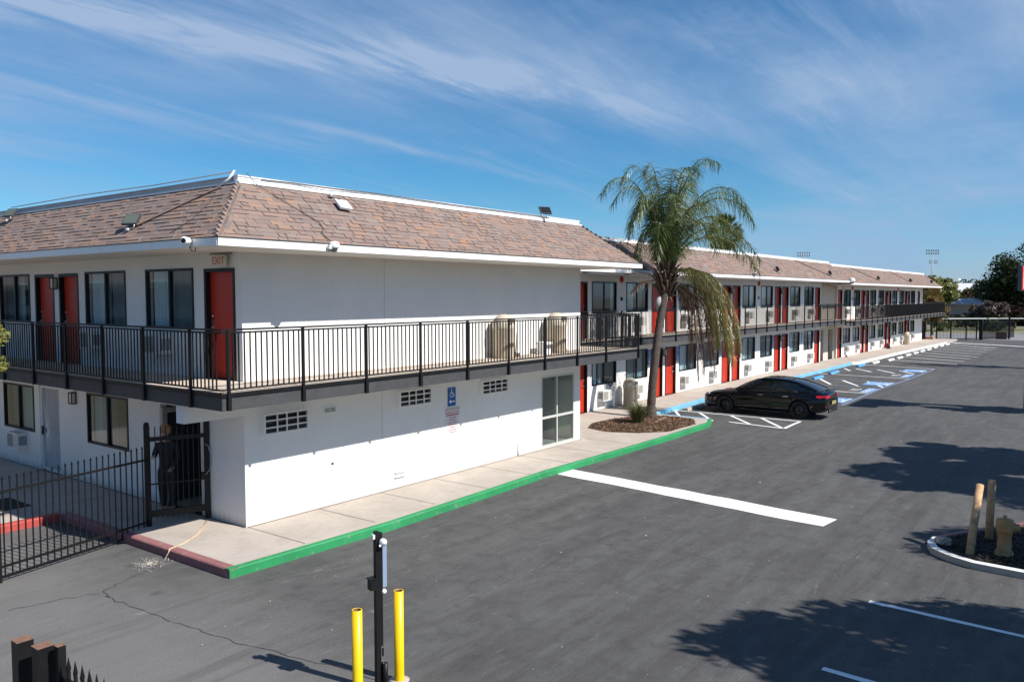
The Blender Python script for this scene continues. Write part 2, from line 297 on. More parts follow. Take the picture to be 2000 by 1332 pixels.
# ------------------------------------------------------------------ mesh builder
class MB:
    def __init__(s): s.v = []; s.f = []; s.m = []; s.sm = []
    def face(s, pts, mi=0, smooth=False):
        i = len(s.v); s.v += [tuple(p) for p in pts]; s.f.append(tuple(range(i, i + len(pts)))); s.m.append(mi); s.sm.append(smooth); return s
    def box(s, x0, y0, z0, x1, y1, z1, mi=0, M=None):
        c = [(x0, y0, z0), (x1, y0, z0), (x1, y1, z0), (x0, y1, z0), (x0, y0, z1), (x1, y0, z1), (x1, y1, z1), (x0, y1, z1)]
        if M is not None: c = [tuple(M @ Vector(p)) for p in c]
        i = len(s.v); s.v += c
        for f in ((0, 3, 2, 1), (4, 5, 6, 7), (0, 1, 5, 4), (1, 2, 6, 5), (2, 3, 7, 6), (3, 0, 4, 7)):
            s.f.append(tuple(i + k for k in f)); s.m.append(mi); s.sm.append(False)
        return s
    def bar(s, p, q, w, h, mi=0, up=(0, 0, 1)):
        p = Vector(p); q = Vector(q); d = (q - p); L = d.length
        if L < 1e-6: return s
        z = d / L; u = Vector(up)
        if abs(z.dot(u)) > 0.99: u = Vector((1, 0, 0))
        x = z.cross(u).normalized(); y = x.cross(z).normalized()
        M = Matrix(((x.x, y.x, z.x, p.x), (x.y, y.y, z.y, p.y), (x.z, y.z, z.z, p.z), (0, 0, 0, 1)))
        return s.box(-w / 2, -h / 2, 0, w / 2, h / 2, L, mi, M)
    def ring(s, c, x, y, r, n):
        i = len(s.v)
        for k in range(n):
            a = 2 * PI * k / n; s.v.append(tuple(c + x * (math.cos(a) * r) + y * (math.sin(a) * r)))
        return i
    def tube(s, path, rad, n=8, mi=0, cap=True, smooth=True):
        P = [Vector(p) for p in path]; rr = rad if isinstance(rad, (list, tuple)) else [rad] * len(P)
        prev = None; x = None
        for k, p in enumerate(P):
            d = (P[min(k + 1, len(P) - 1)] - P[max(k - 1, 0)]).normalized()
            if x is None:
                u = Vector((0, 0, 1)) if abs(d.z) < 0.9 else Vector((1, 0, 0)); x = d.cross(u).normalized()
            else:
                x = (x - d * x.dot(d)).normalized()
            y = d.cross(x)
            i = s.ring(p, x, y, rr[k], n)
            if prev is not None:
                for a in range(n):
                    b = (a + 1) % n; s.f.append((prev + a, prev + b, i + b, i + a)); s.m.append(mi); s.sm.append(smooth)
            elif cap: s.f.append(tuple(i + a for a in reversed(range(n)))); s.m.append(mi); s.sm.append(False)
            prev = i
        if cap: s.f.append(tuple(prev + a for a in range(n))); s.m.append(mi); s.sm.append(False)
        return s
    def lathe(s, prof, n=24, mi=0, c=(0, 0, 0), axis='z', smooth=True):
        rows = []
        for r, z in prof:
            i = len(s.v); rows.append(i)
            for k in range(n):
                a = 2 * PI * k / n; u, v = r * math.cos(a), r * math.sin(a)
                p = (u, v, z) if axis == 'z' else ((z, u, v) if axis == 'x' else (v, z, u))
                s.v.append((p[0] + c[0], p[1] + c[1], p[2] + c[2]))
        for a, b in zip(rows, rows[1:]):
            for k in range(n):
                j = (k + 1) % n; s.f.append((a + k, a + j, b + j, b + k)); s.m.append(mi); s.sm.append(smooth)
        return s
    def prism(s, poly, z0, z1, mi=0, mis=None, bottom=True):
        i = len(s.v); n = len(poly); s.v += [(x, y, z0) for x, y in poly] + [(x, y, z1) for x, y in poly]
        s.f.append(tuple(i + n + k for k in range(n))); s.m.append(mi); s.sm.append(False)
        if bottom: s.f.append(tuple(i + k for k in reversed(range(n)))); s.m.append(mi); s.sm.append(False)
        for k in range(n):
            j = (k + 1) % n; s.f.append((i + k, i + j, i + n + j, i + n + k)); s.m.append(mis if mis is not None else mi); s.sm.append(False)
        return s
    def sphere(s, c, r, n=12, mi=0, sz=1.0):
        prof = [(max(1e-4, r * math.sin(PI * k / n)), -r * sz * math.cos(PI * k / n)) for k in range(n + 1)]
        return s.lathe(prof, n * 2, mi, c)
    def mesh(s, name, mats, fix=True):
        me = bpy.data.meshes.new(name); me.from_pydata(s.v, [], s.f); me.validate(); me.update()
        for m in (mats if isinstance(mats, (list, tuple)) else [mats]): me.materials.append(m)
        if len(me.polygons) == len(s.f):
            me.polygons.foreach_set('material_index', s.m); me.polygons.foreach_set('use_smooth', s.sm)
        me.update(); return me
    def build(s, name, mats, parent=None, loc=None, rz=0.0, label=None):
        o = bpy.data.objects.new(name, s.mesh(name, mats)); COL.objects.link(o)
        if parent is not None: o.parent = parent
        if loc is not None: o.location = loc
        if rz: o.rotation_euler = (0, 0, rz)
        if label: o['label'] = label
        return o
def tag(o, label, cat, group=None, kind=None):
    if label: o['label'] = label
    if cat: o['category'] = cat
    if group: o['group'] = group
    if kind: o['kind'] = kind
    return o
def thing(name, label, cat, loc=(0, 0, 0), rz=0.0, group=None):
    o = bpy.data.objects.new(name, None); COL.objects.link(o); o.location = loc; o.rotation_euler = (0, 0, rz); o.empty_display_size = 0.3
    return tag(o, label, cat, group)
def struct(o): o['kind'] = 'structure'; return o
def copy_tree(o, parent=None, loc=None, rz=None, label=None, group=None):
    c = o.copy(); COL.objects.link(c)
    if parent is not None: c.parent = parent
    if loc is not None: c.location = loc
    if rz is not None: c.rotation_euler = (0, 0, rz)
    if label: c['label'] = label
    if group: c['group'] = group
    for ch in list(o.children): copy_tree(ch, c)
    return c
def bake(o):
    dg = bpy.context.evaluated_depsgraph_get(); dg.update()
    me = bpy.data.meshes.new_from_object(o.evaluated_get(dg)); o.modifiers.clear(); o.data = me; return o

# ------------------------------------------------------------------ ground, lot, pavement
g = MB(); g.face([(-900, -900, -0.03), (1500, -900, -0.03), (1500, 900, -0.03), (-900, 900, -0.03)])
M_gr = concrete_mat('dry_ground', (0.16, 0.135, 0.085), (0.10, 0.095, 0.05))
struct(g.build('ground', M_gr))
g = MB(); g.face([(-30, -40, 0), (86.5, -40, 0), (86.5, 14, 0), (-30, 14, 0)])
struct(g.build('parking_lot', M_asph))
g = MB(); g.face([(86.5, -60, -0.004), (135, -60, -0.004), (135, 60, -0.004), (86.5, 60, -0.004)])
M_road = mat('pale_road', (0.20, 0.20, 0.205), 0.9, var=0.12, vscale=0.4)
struct(g.build('road', M_road))

def inset_poly(outer, wdt):
    out = []
    n = len(outer)
    for i in range(n):
        p = Vector(outer[i]); a = Vector(outer[i - 1]); b = Vector(outer[(i + 1) % n])
        d1 = (p - a).normalized(); d2 = (b - p).normalized(); n1 = Vector((-d1.y, d1.x)); n2 = Vector((-d2.y, d2.x))
        m = (n1 + n2); m = m / max(0.2, m.length); s = wdt / max(0.3, m.dot(n1)); out.append(tuple(p + m * s))
    return out
# outline run of the kerb (left -> right); pavement lies on its left-hand side (towards the building)
kerb = [(-14.0, 3.85), (-1.66, 3.85), (-1.63, 0.98), (-1.60, -1.86), (1.9, -1.98), (5.2, -1.86), (7.5, -1.76), (10.6, -1.84), (14.0, -1.9), (17.3, -1.84), (18.2, -1.5), (18.2, 0.7), (19.6, 0.86), (23.6, 1.05), (35.4, 1.0), (46.5, 1.0), (47.4, 0.72), (57.4, 0.66), (65.9, 0.48), (76.0, 0.15)]
def kerb_run(pts, wdt, z1, m, name, side=1):
    mb = MB(); L = []
    P = [Vector(p) for p in pts]
    for i, p in enumerate(P):
        d = (P[min(i + 1, len(P) - 1)] - P[max(i - 1, 0)]).normalized(); nn = Vector((-d.y, d.x)) * side
        L.append((p, p + nn * wdt))
    for (a0, a1), (b0, b1) in zip(L, L[1:]):
        mb.face([(a0.x, a0.y, -0.01), (b0.x, b0.y, -0.01), (b0.x, b0.y, z1 - 0.02), (a0.x, a0.y, z1 - 0.02)])
        e = 0.02
        am = a0 + (a1 - a0).normalized() * e; bm = b0 + (b1 - b0).normalized() * e
        mb.face([(a0.x, a0.y, z1 - 0.02), (b0.x, b0.y, z1 - 0.02), (bm.x, bm.y, z1), (am.x, am.y, z1)])
        mb.face([(am.x, am.y, z1), (bm.x, bm.y, z1), (b1.x, b1.y, z1), (a1.x, a1.y, z1)])
        mb.face([(a1.x, a1.y, z1), (b1.x, b1.y, z1), (b1.x, b1.y, -0.01), (a1.x, a1.y, -0.01)])
    for (a0, a1) in (L[0], L[-1]):
        mb.face([(a0.x, a0.y, -0.01), (a1.x, a1.y, -0.01), (a1.x, a1.y, z1), (a0.x, a0.y, z1 - 0.02)])
    return struct(mb.build(name, m))
kerb_run(kerb[0:2], 0.17, 0.153, M_krf, 'red_kerb')
kerb_run(kerb[1:4], 0.17, 0.154, M_kr, 'faded_red_kerb')
kerb_run([(-1.60, -1.86)] + kerb[4:11], 0.125, 0.155, M_kg, 'green_kerb')
kerb_run(kerb[10:16], 0.15, 0.153, M_kb, 'blue_kerb')
kerb_run(kerb[15:], 0.19, 0.156, M_kw, 'white_kerb')
kerb_run([(76.0, 0.15), (72.2, -6.5), (69.9, -10.5), (66, -17)], 0.55, 0.13, M_kw, 'far_white_kerb')
walk = [(p[0], p[1]) for p in kerb]
inner = []
P2 = [Vector(p) for p in walk]
for i, p in enumerate(P2):
    d = (P2[min(i + 1, len(P2) - 1)] - P2[max(i - 1, 0)]).normalized(); inner.append(tuple(p + Vector((-d.y, d.x)) * 0.10))
poly = inner + [(82.5, 0.3), (82.5, 6), (44, 6), (12, 6), (1, 6), (0.5, 13.5), (-14, 13.5)]
g = MB(); g.prism(poly, -0.02, 0.15); struct(g.build('sidewalk', M_conc))
# joints in the pavement, thin recessed-looking dark sealant strips
jt = MB()
def strip(mb, p, q, wd, z, mi=0):
    p = Vector(p); q = Vector(q); d = (q - p).normalized(); n = Vector((-d.y, d.x)) * wd / 2
    mb.face([(p.x - n.x, p.y - n.y, z), (q.x - n.x, q.y - n.y, z), (q.x + n.x, q.y + n.y, z), (p.x + n.x, p.y + n.y, z)], mi)
for x in [0.03, 1.72, 3.45, 5.2, 6.95, 8.7, 10.4, 12.1]:
    strip(jt, (x, -1.7), (x, -0.01), 0.014, 0.1535)
for x in [13.2, 20.5, 23.4, 26.5, 29.6, 32.8, 36, 39, 42, 45.2, 48.5, 51.5, 54.5, 57.5, 60.5, 63.5, 66.5, 70, 73]:
    strip(jt, (x, 1.25), (x, 2.85), 0.018, 0.1535)
for y in [4.6, 6.6, 8.6, 10.6]: strip(jt, (-8, y), (-0.05, y), 0.014, 0.1535)
strip(jt, (-1.45, 2.4), (-0.05, 2.4), 0.014, 0.1535)
strip(jt, (0, -0.03), (11.8, -0.03), 0.03, 0.1537); strip(jt, (11.8, 2.87), (45.9, 2.87), 0.035, 0.1537); strip(jt, (-0.03, 0), (-0.03, 13), 0.03, 0.1537)
struct(jt.build('pavement_joint', mat('joint_dark', (0.055, 0.045, 0.04), 0.95)))

# ------------------------------------------------------------------ painted markings (sheets 4 mm above the asphalt)
ml = MB(); LZ = 0.004
def wobbly(mb, p, q, wd, z=LZ, mi=0, n=6, jit=0.01):
    p = Vector(p); q = Vector(q); d = (q - p).normalized(); nn = Vector((-d.y, d.x))
    pts = []
    for k in range(n + 1):
        c = p.lerp(q, k / n); w1 = wd / 2 + random.uniform(-jit, jit); w2 = wd / 2 + random.uniform(-jit, jit)
        pts.append((c - nn * w1, c + nn * w2))
    for (a, b), (c, e) in zip(pts, pts[1:]):
        mb.face([(a.x, a.y, z), (c.x, c.y, z), (e.x, e.y, z), (b.x, b.y, z)], mi)
wide = MB(); wobbly(wide, (8.35, -1.42), (7.52, -8.62), 0.72, LZ, 0, 12, 0.03)
struct(wide.build('white_stop_band', M_lw))
# hatched bay beside the planter
for p, q in (((20.35, 1.0), (20.41, -3.95)), ((18.78, -1.9), (18.5, -3.98)), ((20.41, -3.93), (18.5, -3.99)), ((20.3, 0.95), (18.95, 0.1)), ((20.35, -0.05), (18.6, -1.35)), ((20.37, -1.3), (18.72, -2.7)), ((20.35, -2.52), (18.62, -3.85))):
    wobbly(ml, p, q, 0.11)
struct(ml.build('hatch_marking', M_lw))
ml = MB()
for p, q in (((39.3, 1.0), (39.0, -3.85)), ((47.3, 0.4), (46.3, -3.85)), ((30.9, 0.9), (30.7, -3.88)),
             ((36.16, 0.01), (33.61, -1.27)), ((36.05, -1.19), (33.69, -2.57)), ((36.28, -2.38), (33.72, -3.76)),
             ((43.5, 0.7), (42.1, 0.0)), ((43.8, 0.1), (42.1, -1.2)), ((43.85, -1.11), (42.0, -2.49)), ((43.9, -2.37), (42.2, -3.5))):
    wobbly(ml, p, q, 0.13)
struct(ml.build('accessible_bay_lines', M_lw))
ml = MB()
for p, q in (((52.4, 0), (51.3, -4.36)), ((56.0, 0), (53.9, -4.37)), ((59.1, 0.1), (56.7, -4.39)), ((61.9, 0.1), (59.2, -4.46)), ((64.8, 0.1), (62.4, -4.38)), ((67.7, 0.1), (65.2, -4.39)), ((70.7, 0), (68.2, -4.39)), ((73.6, -0.1), (70.6, -4.38)), ((75.6, -0.2), (72.4, -4.33))):
    wobbly(ml, p, q, 0.13)
struct(ml.build('parking_bay_lines', M_lw))
ml = MB()
for p, q in (((3.55, -10.3), (3.42, -13.6)), ((0.9, -10.4), (0.8, -13.6))): wobbly(ml, p, q, 0.10)
struct(ml.build('near_bay_lines', M_lw))
ml = MB()
for p, q in (((33.5, 0.6), (33.2, -3.8)), ((36.6, 0.6), (36.4, -3.8)), ((41.9, 0.6), (41.6, -3.8)), ((44.3, 0.6), (44.0, -3.8)), ((25.8, -3.9), (33.3, -3.75)), ((33.3, -3.75), (39, -3.9)), ((39, -3.9), (46.2, -3.85))):
    wobbly(ml, p, q, 0.10)
struct(ml.build('blue_bay_lines', M_lp))

def isa_symbol(mb, M, s, z, mi):
    """wheelchair symbol in the unit square, s = size; flat strips + wheel arc"""
    def seg(a, b, wd):
        a = Vector(a); b = Vector(b); d = (b - a).normalized(); n = Vector((-d.y, d.x)) * wd / 2
        mb.face([tuple(M @ Vector((*(a - n) * s, z))), tuple(M @ Vector((*(b - n) * s, z))), tuple(M @ Vector((*(b + n) * s, z))), tuple(M @ Vector((*(a + n) * s, z)))], mi)
    n = 18; c = (0.46, 0.36)
    for k in range(n):
        a0 = R(70 + 285 * k / n); a1 = R(70 + 285 * (k + 1) / n)
        seg((c[0] + 0.24 * math.cos(a0), c[1] + 0.24 * math.sin(a0)), (c[0] + 0.24 * math.cos(a1), c[1] + 0.24 * math.sin(a1)), 0.075)
    seg((0.44, 0.74), (0.48, 0.44), 0.085); seg((0.47, 0.44), (0.70, 0.44), 0.08); seg((0.46, 0.60), (0.64, 0.60), 0.06)
    seg((0.68, 0.46), (0.78, 0.18), 0.08); seg((0.76, 0.19), (0.88, 0.23), 0.07)
    for k in range(10):
        a0 = 2 * PI * k / 10; a1 = 2 * PI * (k + 1) / 10
        mb.face([tuple(M @ Vector((0.43 * s, 0.86 * s, z))), tuple(M @ Vector(((0.43 + .075 * math.cos(a0)) * s, (0.86 + .075 * math.sin(a0)) * s, z))), tuple(M @ Vector(((0.43 + .075 * math.cos(a1)) * s, (0.86 + .075 * math.sin(a1)) * s, z)))], mi)
def text_geo(txt, size):
    cu = bpy.data.curves.new('txt', 'FONT'); cu.body = txt; cu.size = size; cu.align_x = 'CENTER'; cu.align_y = 'CENTER'
    o = bpy.data.objects.new('txt', cu); COL.objects.link(o)
    dg = bpy.context.evaluated_depsgraph_get(); dg.update(); me = bpy.data.meshes.new_from_object(o.evaluated_get(dg))
    vs = [tuple(v.co) for v in me.vertices]; fs = [tuple(p.vertices) for p in me.polygons]
    bpy.data.objects.remove(o); bpy.data.curves.remove(cu); bpy.data.meshes.remove(me); return vs, fs
def add_text(mb, txt, size, M, mi=0):
    vs, fs = text_geo(txt, size); i = len(mb.v)
    mb.v += [tuple(M @ Vector(v)) for v in vs]
    for f in fs: mb.f.append(tuple(i + k for k in f)); mb.m.append(mi); mb.sm.append(False)
def ground_M(x, y, ang): return Matrix.Translation((x, y, 0)) @ Matrix.Rotation(ang, 4, 'Z')
for x, y in ((27.4, -3.75), (35.2 + .2, -3.72), (44.3, -3.7)):
    e = MB(); x0, x1, y0, y1 = x - 0.85, x + 0.85, y, y + 1.2
    e.face([(x0, y0, 0.008), (x1, y0, 0.008), (x1, y1, 0.008), (x0, y1, 0.008)], 0)
    isa_symbol(e, ground_M(x - 0.57, y + 0.04, 0), 1.12, 0.012, 1)
    e.face([(x0 + .05, y0 + .05, 0.0115), (x1 - .05, y0 + .05, 0.0115), (x1 - .05, y0 + .1, 0.0115), (x0 + .05, y0 + .1, 0.0115)], 1)
    struct(e.build('accessible_emblem', [M_lb, M_lw]))
for x, y in ((31.9, -3.2), (40.6, -3.15)):
    e = MB(); e.face([(x - 0.95, y - 0.52, 0.008), (x + 0.95, y - 0.52, 0.008), (x + 0.95, y - 0.06, 0.008), (x - 0.95, y - 0.06, 0.008)], 0)
    add_text(e, 'NO', 0.62, ground_M(x, y + 0.27, 0) @ Matrix.Translation((0, 0, 0.012)), 1)
    add_text(e, 'PARKING', 0.42, ground_M(x, y - 0.28, 0) @ Matrix.Translation((0, 0, 0.012)), 1)
    struct(e.build('no_parking_marking', [M_lb, M_lw]))

# asphalt cracks, sealed dark
ck = MB(); ck2 = MB()
def crack(mb, pts, wd, sub=7, jit=0.035, z=0.005):
    for a, b in zip(pts, pts[1:]):
        prev = Vector(a)
        for k in range(1, sub + 1):
            p = Vector(a).lerp(Vector(b), k / sub) + Vector((random.uniform(-jit, jit), random.uniform(-jit, jit))) * (0 if k == sub else 1)
            strip(mb, prev, p, wd * random.uniform(0.4, 1.3), z); prev = p
crack(ck, [(-1.75, -0.1), (-2.07, -0.39), (-2.6, -0.55), (-3.1, -0.78), (-3.18, -1.1)], 0.018)
crack(ck, [(-3.15, -0.85), (-3.6, -0.6), (-4.3, -0.45)], 0.012)
crack(ck, [(-3.18, -1.0), (-3.12, -2.2), (-3.05, -3.1), (-2.93, -4.2), (-2.6, -5.8), (-2.5, -7.5), (-2.7, -10)], 0.013)
struct(ck.build('asphalt_crack', mat('crack_tar', (0.045, 0.044, 0.044), 0.9)))

# planter of bark mulch by the palm
mul = [(13.8, 0.95), (14.7, 1.3), (16.0, 1.25), (17.2, 0.8), (17.75, 0.1), (17.6, -1.05), (16.7, -1.58), (14.7, -1.5), (13.9, -0.85), (13.5, 0.1)]
g = MB(); g.prism(mul, 0.145, 0.156); struct(g.build('planter_bed', mat('bare_soil', (0.10, 0.065, 0.042), 0.95, var=0.3, vscale=9)))
def in_poly(x, y, poly):
    c = False; n = len(poly)
    for i in range(n):
        x1, y1 = poly[i]; x2, y2 = poly[i - 1]
        if (y1 > y) != (y2 > y) and x < (x2 - x1) * (y - y1) / (y2 - y1) + x1: c = not c
    return c
def chips(poly, n, z, s0, s1, m, name, label):
    mb = MB(); xs = [p[0] for p in poly]; ys = [p[1] for p in poly]; k = 0
    while k < n:
        x = random.uniform(min(xs), max(xs)); y = random.uniform(min(ys), max(ys))
        if not in_poly(x, y, poly): continue
        k += 1
        E_ = Euler((random.uniform(-0.5, 0.5), random.uniform(-0.5, 0.5), random.uniform(0, PI))).to_matrix().to_4x4()
        L = random.uniform(s0, s1); W = L * random.uniform(0.25, 0.6)
        mb.box(-L / 2, -W / 2, 0, L / 2, W / 2, 0.008, 0, Matrix.Translation((x, y, z + random.uniform(0, 0.025))) @ E_)
    o = mb.build(name, m); return tag(o, label, 'mulch', kind='stuff')
M_mulch = leaf_mat('bark_mulch', (0.035, 0.022, 0.017), (0.12, 0.07, 0.045), (0.34, 0.20, 0.11), 0.0)
chips(mul, 5200, 0.158, 0.03, 0.10, M_mulch, 'bark_mulch', 'reddish bark mulch spread round the foot of the palm')

# =================================================================== THE MOTEL
motel = thing('motel', 'long two storey white motel with red doors and brown shingle mansard roof', 'motel')
FZ = 2.93; SOF = 5.36; EAV0 = 5.365; EAV1 = 5.495; RID = 6.63
OV = 1.32

def wall_plane(mb, org, ux, nrm, u0, u1, z0, z1, ops, depth=0.13, mi=0):
    """rectangular wall with openings (ua,ub,za,zb) and reveals going inwards"""
    us = sorted({u0, u1} | {o[0] for o in ops} | {o[1] for o in ops}); zs = sorted({z0, z1} | {o[2] for o in ops} | {o[3] for o in ops})
    O = Vector(org); U = Vector(ux); Nn = Vector(nrm)
    P = lambda u, z, d=0: tuple(O + U * u + Vector((0, 0, z)) - Nn * d)
    for a, b in zip(us, us[1:]):
        for c, d in zip(zs, zs[1:]):
            um, zm = (a + b) / 2, (c + d) / 2
            if any(o[0] < um < o[1] and o[2] < zm < o[3] for o in ops): continue
            mb.face([P(a, c), P(b, c), P(b, d), P(a, d)], mi)
    for (a, b, c, d) in ops:
        mb.face([P(a, c), P(a, c, depth), P(a, d, depth), P(a, d)], mi); mb.face([P(b, c), P(b, d), P(b, d, depth), P(b, c, depth)], mi)
        mb.face([P(a, d), P(a, d, depth), P(b, d, depth), P(b, d)], mi); mb.face([P(a, c), P(b, c), P(b, c, depth), P(a, c, depth)], mi)

# ---- door and window components (local: x along the wall, -y outwards, z up, origin at lower-left of the opening on the wall plane)
def door_parts(w_, h_, m=M_red, name='door', hinge_left=True):
    d = MB(); d.box(0.05, 0.095, 0.012, w_ - 0.05, 0.135, h_ - 0.05)
    dm = d.mesh('door', m)
    f = MB(); f.box(-0.01, -0.012, 0, 0.055, 0.13, h_ + 0.01); f.box(w_ - 0.055, -0.012, 0, w_ + 0.01, 0.13, h_ + 0.01); f.box(0.055, -0.010, h_ - 0.055, w_ - 0.055, 0.128, h_ + 0.01)
    f.box(0.055, 0.0, 0, w_ - 0.055, 0.13, 0.012)
    fm = f.mesh('door_frame', M_frame)
    hx = w_ - 0.13 if hinge_left else 0.13; s = -1 if hinge_left else 1
    h = MB(); h.box(hx - 0.03, 0.075, 0.92, hx + 0.03, 0.096, 1.16); h.tube([(hx, 0.085, 1.0), (hx, 0.03, 1.0), (hx + s * 0.12, 0.03, 1.0)], 0.011, 8); h.lathe([(0.001, 0), (0.028, 0), (0.028, 0.03), (0.001, 0.03)], 12, 0, (hx, 0.066, 1.22), 'y')
    hm = h.mesh('door_handle', M_chrome)
    return dm, fm, hm
DOORC = {}
def add_door(parent, loc, rz, w_, h_, hinge_left=True, m=M_red, label=None):
    k = (round(w_, 2), round(h_, 2), hinge_left, m.name)
    if k not in DOORC: DOORC[k] = door_parts(w_, h_, m, hinge_left=hinge_left)
    dm, fm, hm = DOORC[k]
    d = bpy.data.objects.new('door', dm); COL.objects.link(d); d.parent = parent; d.location = loc; d.rotation_euler = (0, 0, rz)
    for nm, me in (('door_frame', fm), ('door_handle', hm)):
        c = bpy.data.objects.new(nm, me); COL.objects.link(c); c.parent = d
    if label: d['label'] = label
    return d
WINC = {}
def win_meshes(w_, h_, style):
    f = MB(); t = 0.035
    f.box(-0.01, -0.02, -0.01, t, 0.07, h_ + 0.01); f.box(w_ - t, -0.02, -0.01, w_ + 0.01, 0.07, h_ + 0.01)
    f.box(t, -0.018, h_ - t, w_ - t, 0.068, h_ + 0.01); f.box(t, -0.018, -0.01, w_ - t, 0.068, t)
    c = w_ * 0.5; f.box(c - 0.03, -0.005, t, c + 0.03, 0.06, h_ - t)
    fm = f.mesh('window_frame', M_frame)
    p = MB(); sl_ = style % 2
    p.face([(t, .02, t), (c - .03, .02, t), (c - .03, .02, h_ - t), (t, .02, h_ - t)], sl_); p.face([(c + .03, .042, t), (w_ - t, .042, t), (w_ - t, .042, h_ - t), (c + .03, .042, h_ - t)], 1 - sl_)
    pm = p.mesh('pane', [M_glass, M_gdark])
    k = MB(); rnd = random.Random(style * 13 + int(w_ * 100))
    n = 64; x0 = t; x1 = w_ - t
    spans = {0: [(0, 1)], 1: [(0, 0.62), (0.9, 1)], 2: [(0, 0.3), (0.42, 1)], 3: [(0.1, 1.0)], 4: [(0, 0.46), (0.54, 0.9)]}[style % 5]
    for (a, b) in spans:
        prev = None; mi = rnd.choice((0, 0, 1))
        for i in range(n + 1):
            u = a + (b - a) * i / n; x = x0 + (x1 - x0) * u; y = 0.16 + 0.03 * math.sin(u * 60 + style) + 0.012 * math.sin(u * 141)
            if prev: k.face([(prev[0], prev[1], 0.02), (x, y, 0.02), (x, y, h_), (prev[0], prev[1], h_)], mi, True)
            prev = (x, y)
    km = k.mesh('curtain', [M_curt, M_curd])
    return fm, pm, km
def add_window(parent, loc, rz, w_, h_, style):
    k = (round(w_, 2), round(h_, 2), style % 10)
    if k not in WINC: WINC[k] = win_meshes(w_, h_, style)
    fm, pm, km = WINC[k]
    d = bpy.data.objects.new('window', fm); COL.objects.link(d); d.parent = parent; d.location = loc; d.rotation_euler = (0, 0, rz)
    for nm, me in (('pane', pm), ('curtain', km)):
        c = bpy.data.objects.new(nm, me); COL.objects.link(c); c.parent = d
    return d

# ---- wing A, long blank wall (y = 0)
LA = 11.8; YB = 2.9
wA = MB(); wall_plane(wA, (0, 0, 0), (1, 0, 0), (0, -1, 0), 0, LA, 0.15, SOF, [(9.75, 11.47, 0.19, 2.25)], 0.09)
# beam that carries on past the corner under the balcony
wA.box(-1.22, 0.0, 2.28, -0.002, 0.25, 2.615)
wall_plane(wA, (LA, 0, 0), (0, 1, 0), (1, 0, 0), 0, YB, 0.15, SOF, [])
wA.box(0, 0.06, SOF - 0.02, 0.02, 0.08, SOF)
# control joints (fine grooves stood 2 mm proud)
o = wA.build('wall', M_wall, motel); o['label'] = 'long blank white stucco wall of the near wing'
for x, z0_, z1_ in ((3.66, FZ + 0.05, SOF), (3.55, 0.3, 2.6)):
    jn = MB(); jn.box(x, -0.004, z0_, x + 0.010, 0.01, z1_); jn.build('wall_joint', mat('joint_grey', (0.50, 0.50, 0.49), 0.9), motel)

# ---- wing A, end wall (x = 0), seen in shade
LW = 15.6
opsL = [(a, b, c, d) for a, b, c, d in ((0.21, 1.21, FZ, 5.06), (1.60, 3.38, 3.88, 5.09), (4.24, 6.05, 3.88, 5.09), (6.41, 7.38, FZ, 5.08), (7.66, 8.69, FZ, 5.08), (9.0, 10.8, 3.88, 5.08), (11.55, 13.35, 3.88, 5.08),
        (1.47, 2.95, 0.15, 2.285), (4.29, 6.14, 1.12, 2.28), (7.6, 8.68, 0.15, 2.31), (8.98, 10.78, 1.08, 2.24), (12.0, 13.0, 0.15, 2.28))]
wL = MB(); wall_plane(wL, (0, 0, 0), (0, 1, 0), (-1, 0, 0), 0.0, LW, 0.15, SOF, opsL, 0.14)
wL.box(0.0, LW, 0.15, 6.0, LW + 0.2, SOF)
o = wL.build('wall', M_wall, motel); o['label'] = 'shaded white stucco end wall with red doors'
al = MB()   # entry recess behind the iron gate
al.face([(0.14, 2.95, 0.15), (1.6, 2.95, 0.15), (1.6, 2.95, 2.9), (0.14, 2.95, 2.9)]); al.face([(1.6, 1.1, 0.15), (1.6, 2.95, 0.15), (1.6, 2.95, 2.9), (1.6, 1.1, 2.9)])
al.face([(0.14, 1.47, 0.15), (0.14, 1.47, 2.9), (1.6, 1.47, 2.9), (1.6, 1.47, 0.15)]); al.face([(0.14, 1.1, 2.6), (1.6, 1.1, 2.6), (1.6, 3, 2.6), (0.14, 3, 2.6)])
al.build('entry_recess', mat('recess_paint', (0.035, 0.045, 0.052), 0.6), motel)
fr = MB(); fr.box(-0.02, 2.84, 0.15, 0.09, 2.95, 2.2); fr.box(0.09, 2.84, 2.09, 0.62, 2.95, 2.2)
fr.build('entry_frame', mat('beige_frame', (0.42, 0.40, 0.37), 0.6), motel)
RZL = -PI / 2
def Lloc(yhi, z): return (0.0, yhi, z)
for a, b, hl in ((0.21, 1.21, False), (6.41, 7.38, False), (7.66, 8.69, False)):
    add_door(motel, Lloc(b, FZ), RZL, b - a, 2.13, hl)
for i, (a, b) in enumerate(((1.60, 3.38), (4.24, 6.05), (9.0, 10.8), (11.55, 13.35))):
    add_window(motel, Lloc(b, 3.88), RZL, b - a, 1.205, (2, 4, 1, 0)[i])
add_window(motel, Lloc(6.14, 1.12), RZL, 1.85, 1.16, 6)
add_window(motel, Lloc(10.78, 1.08), RZL, 1.80, 1.16, 3)
add_door(motel, Lloc(13.0, 0.15), RZL, 1.0, 2.13, True)
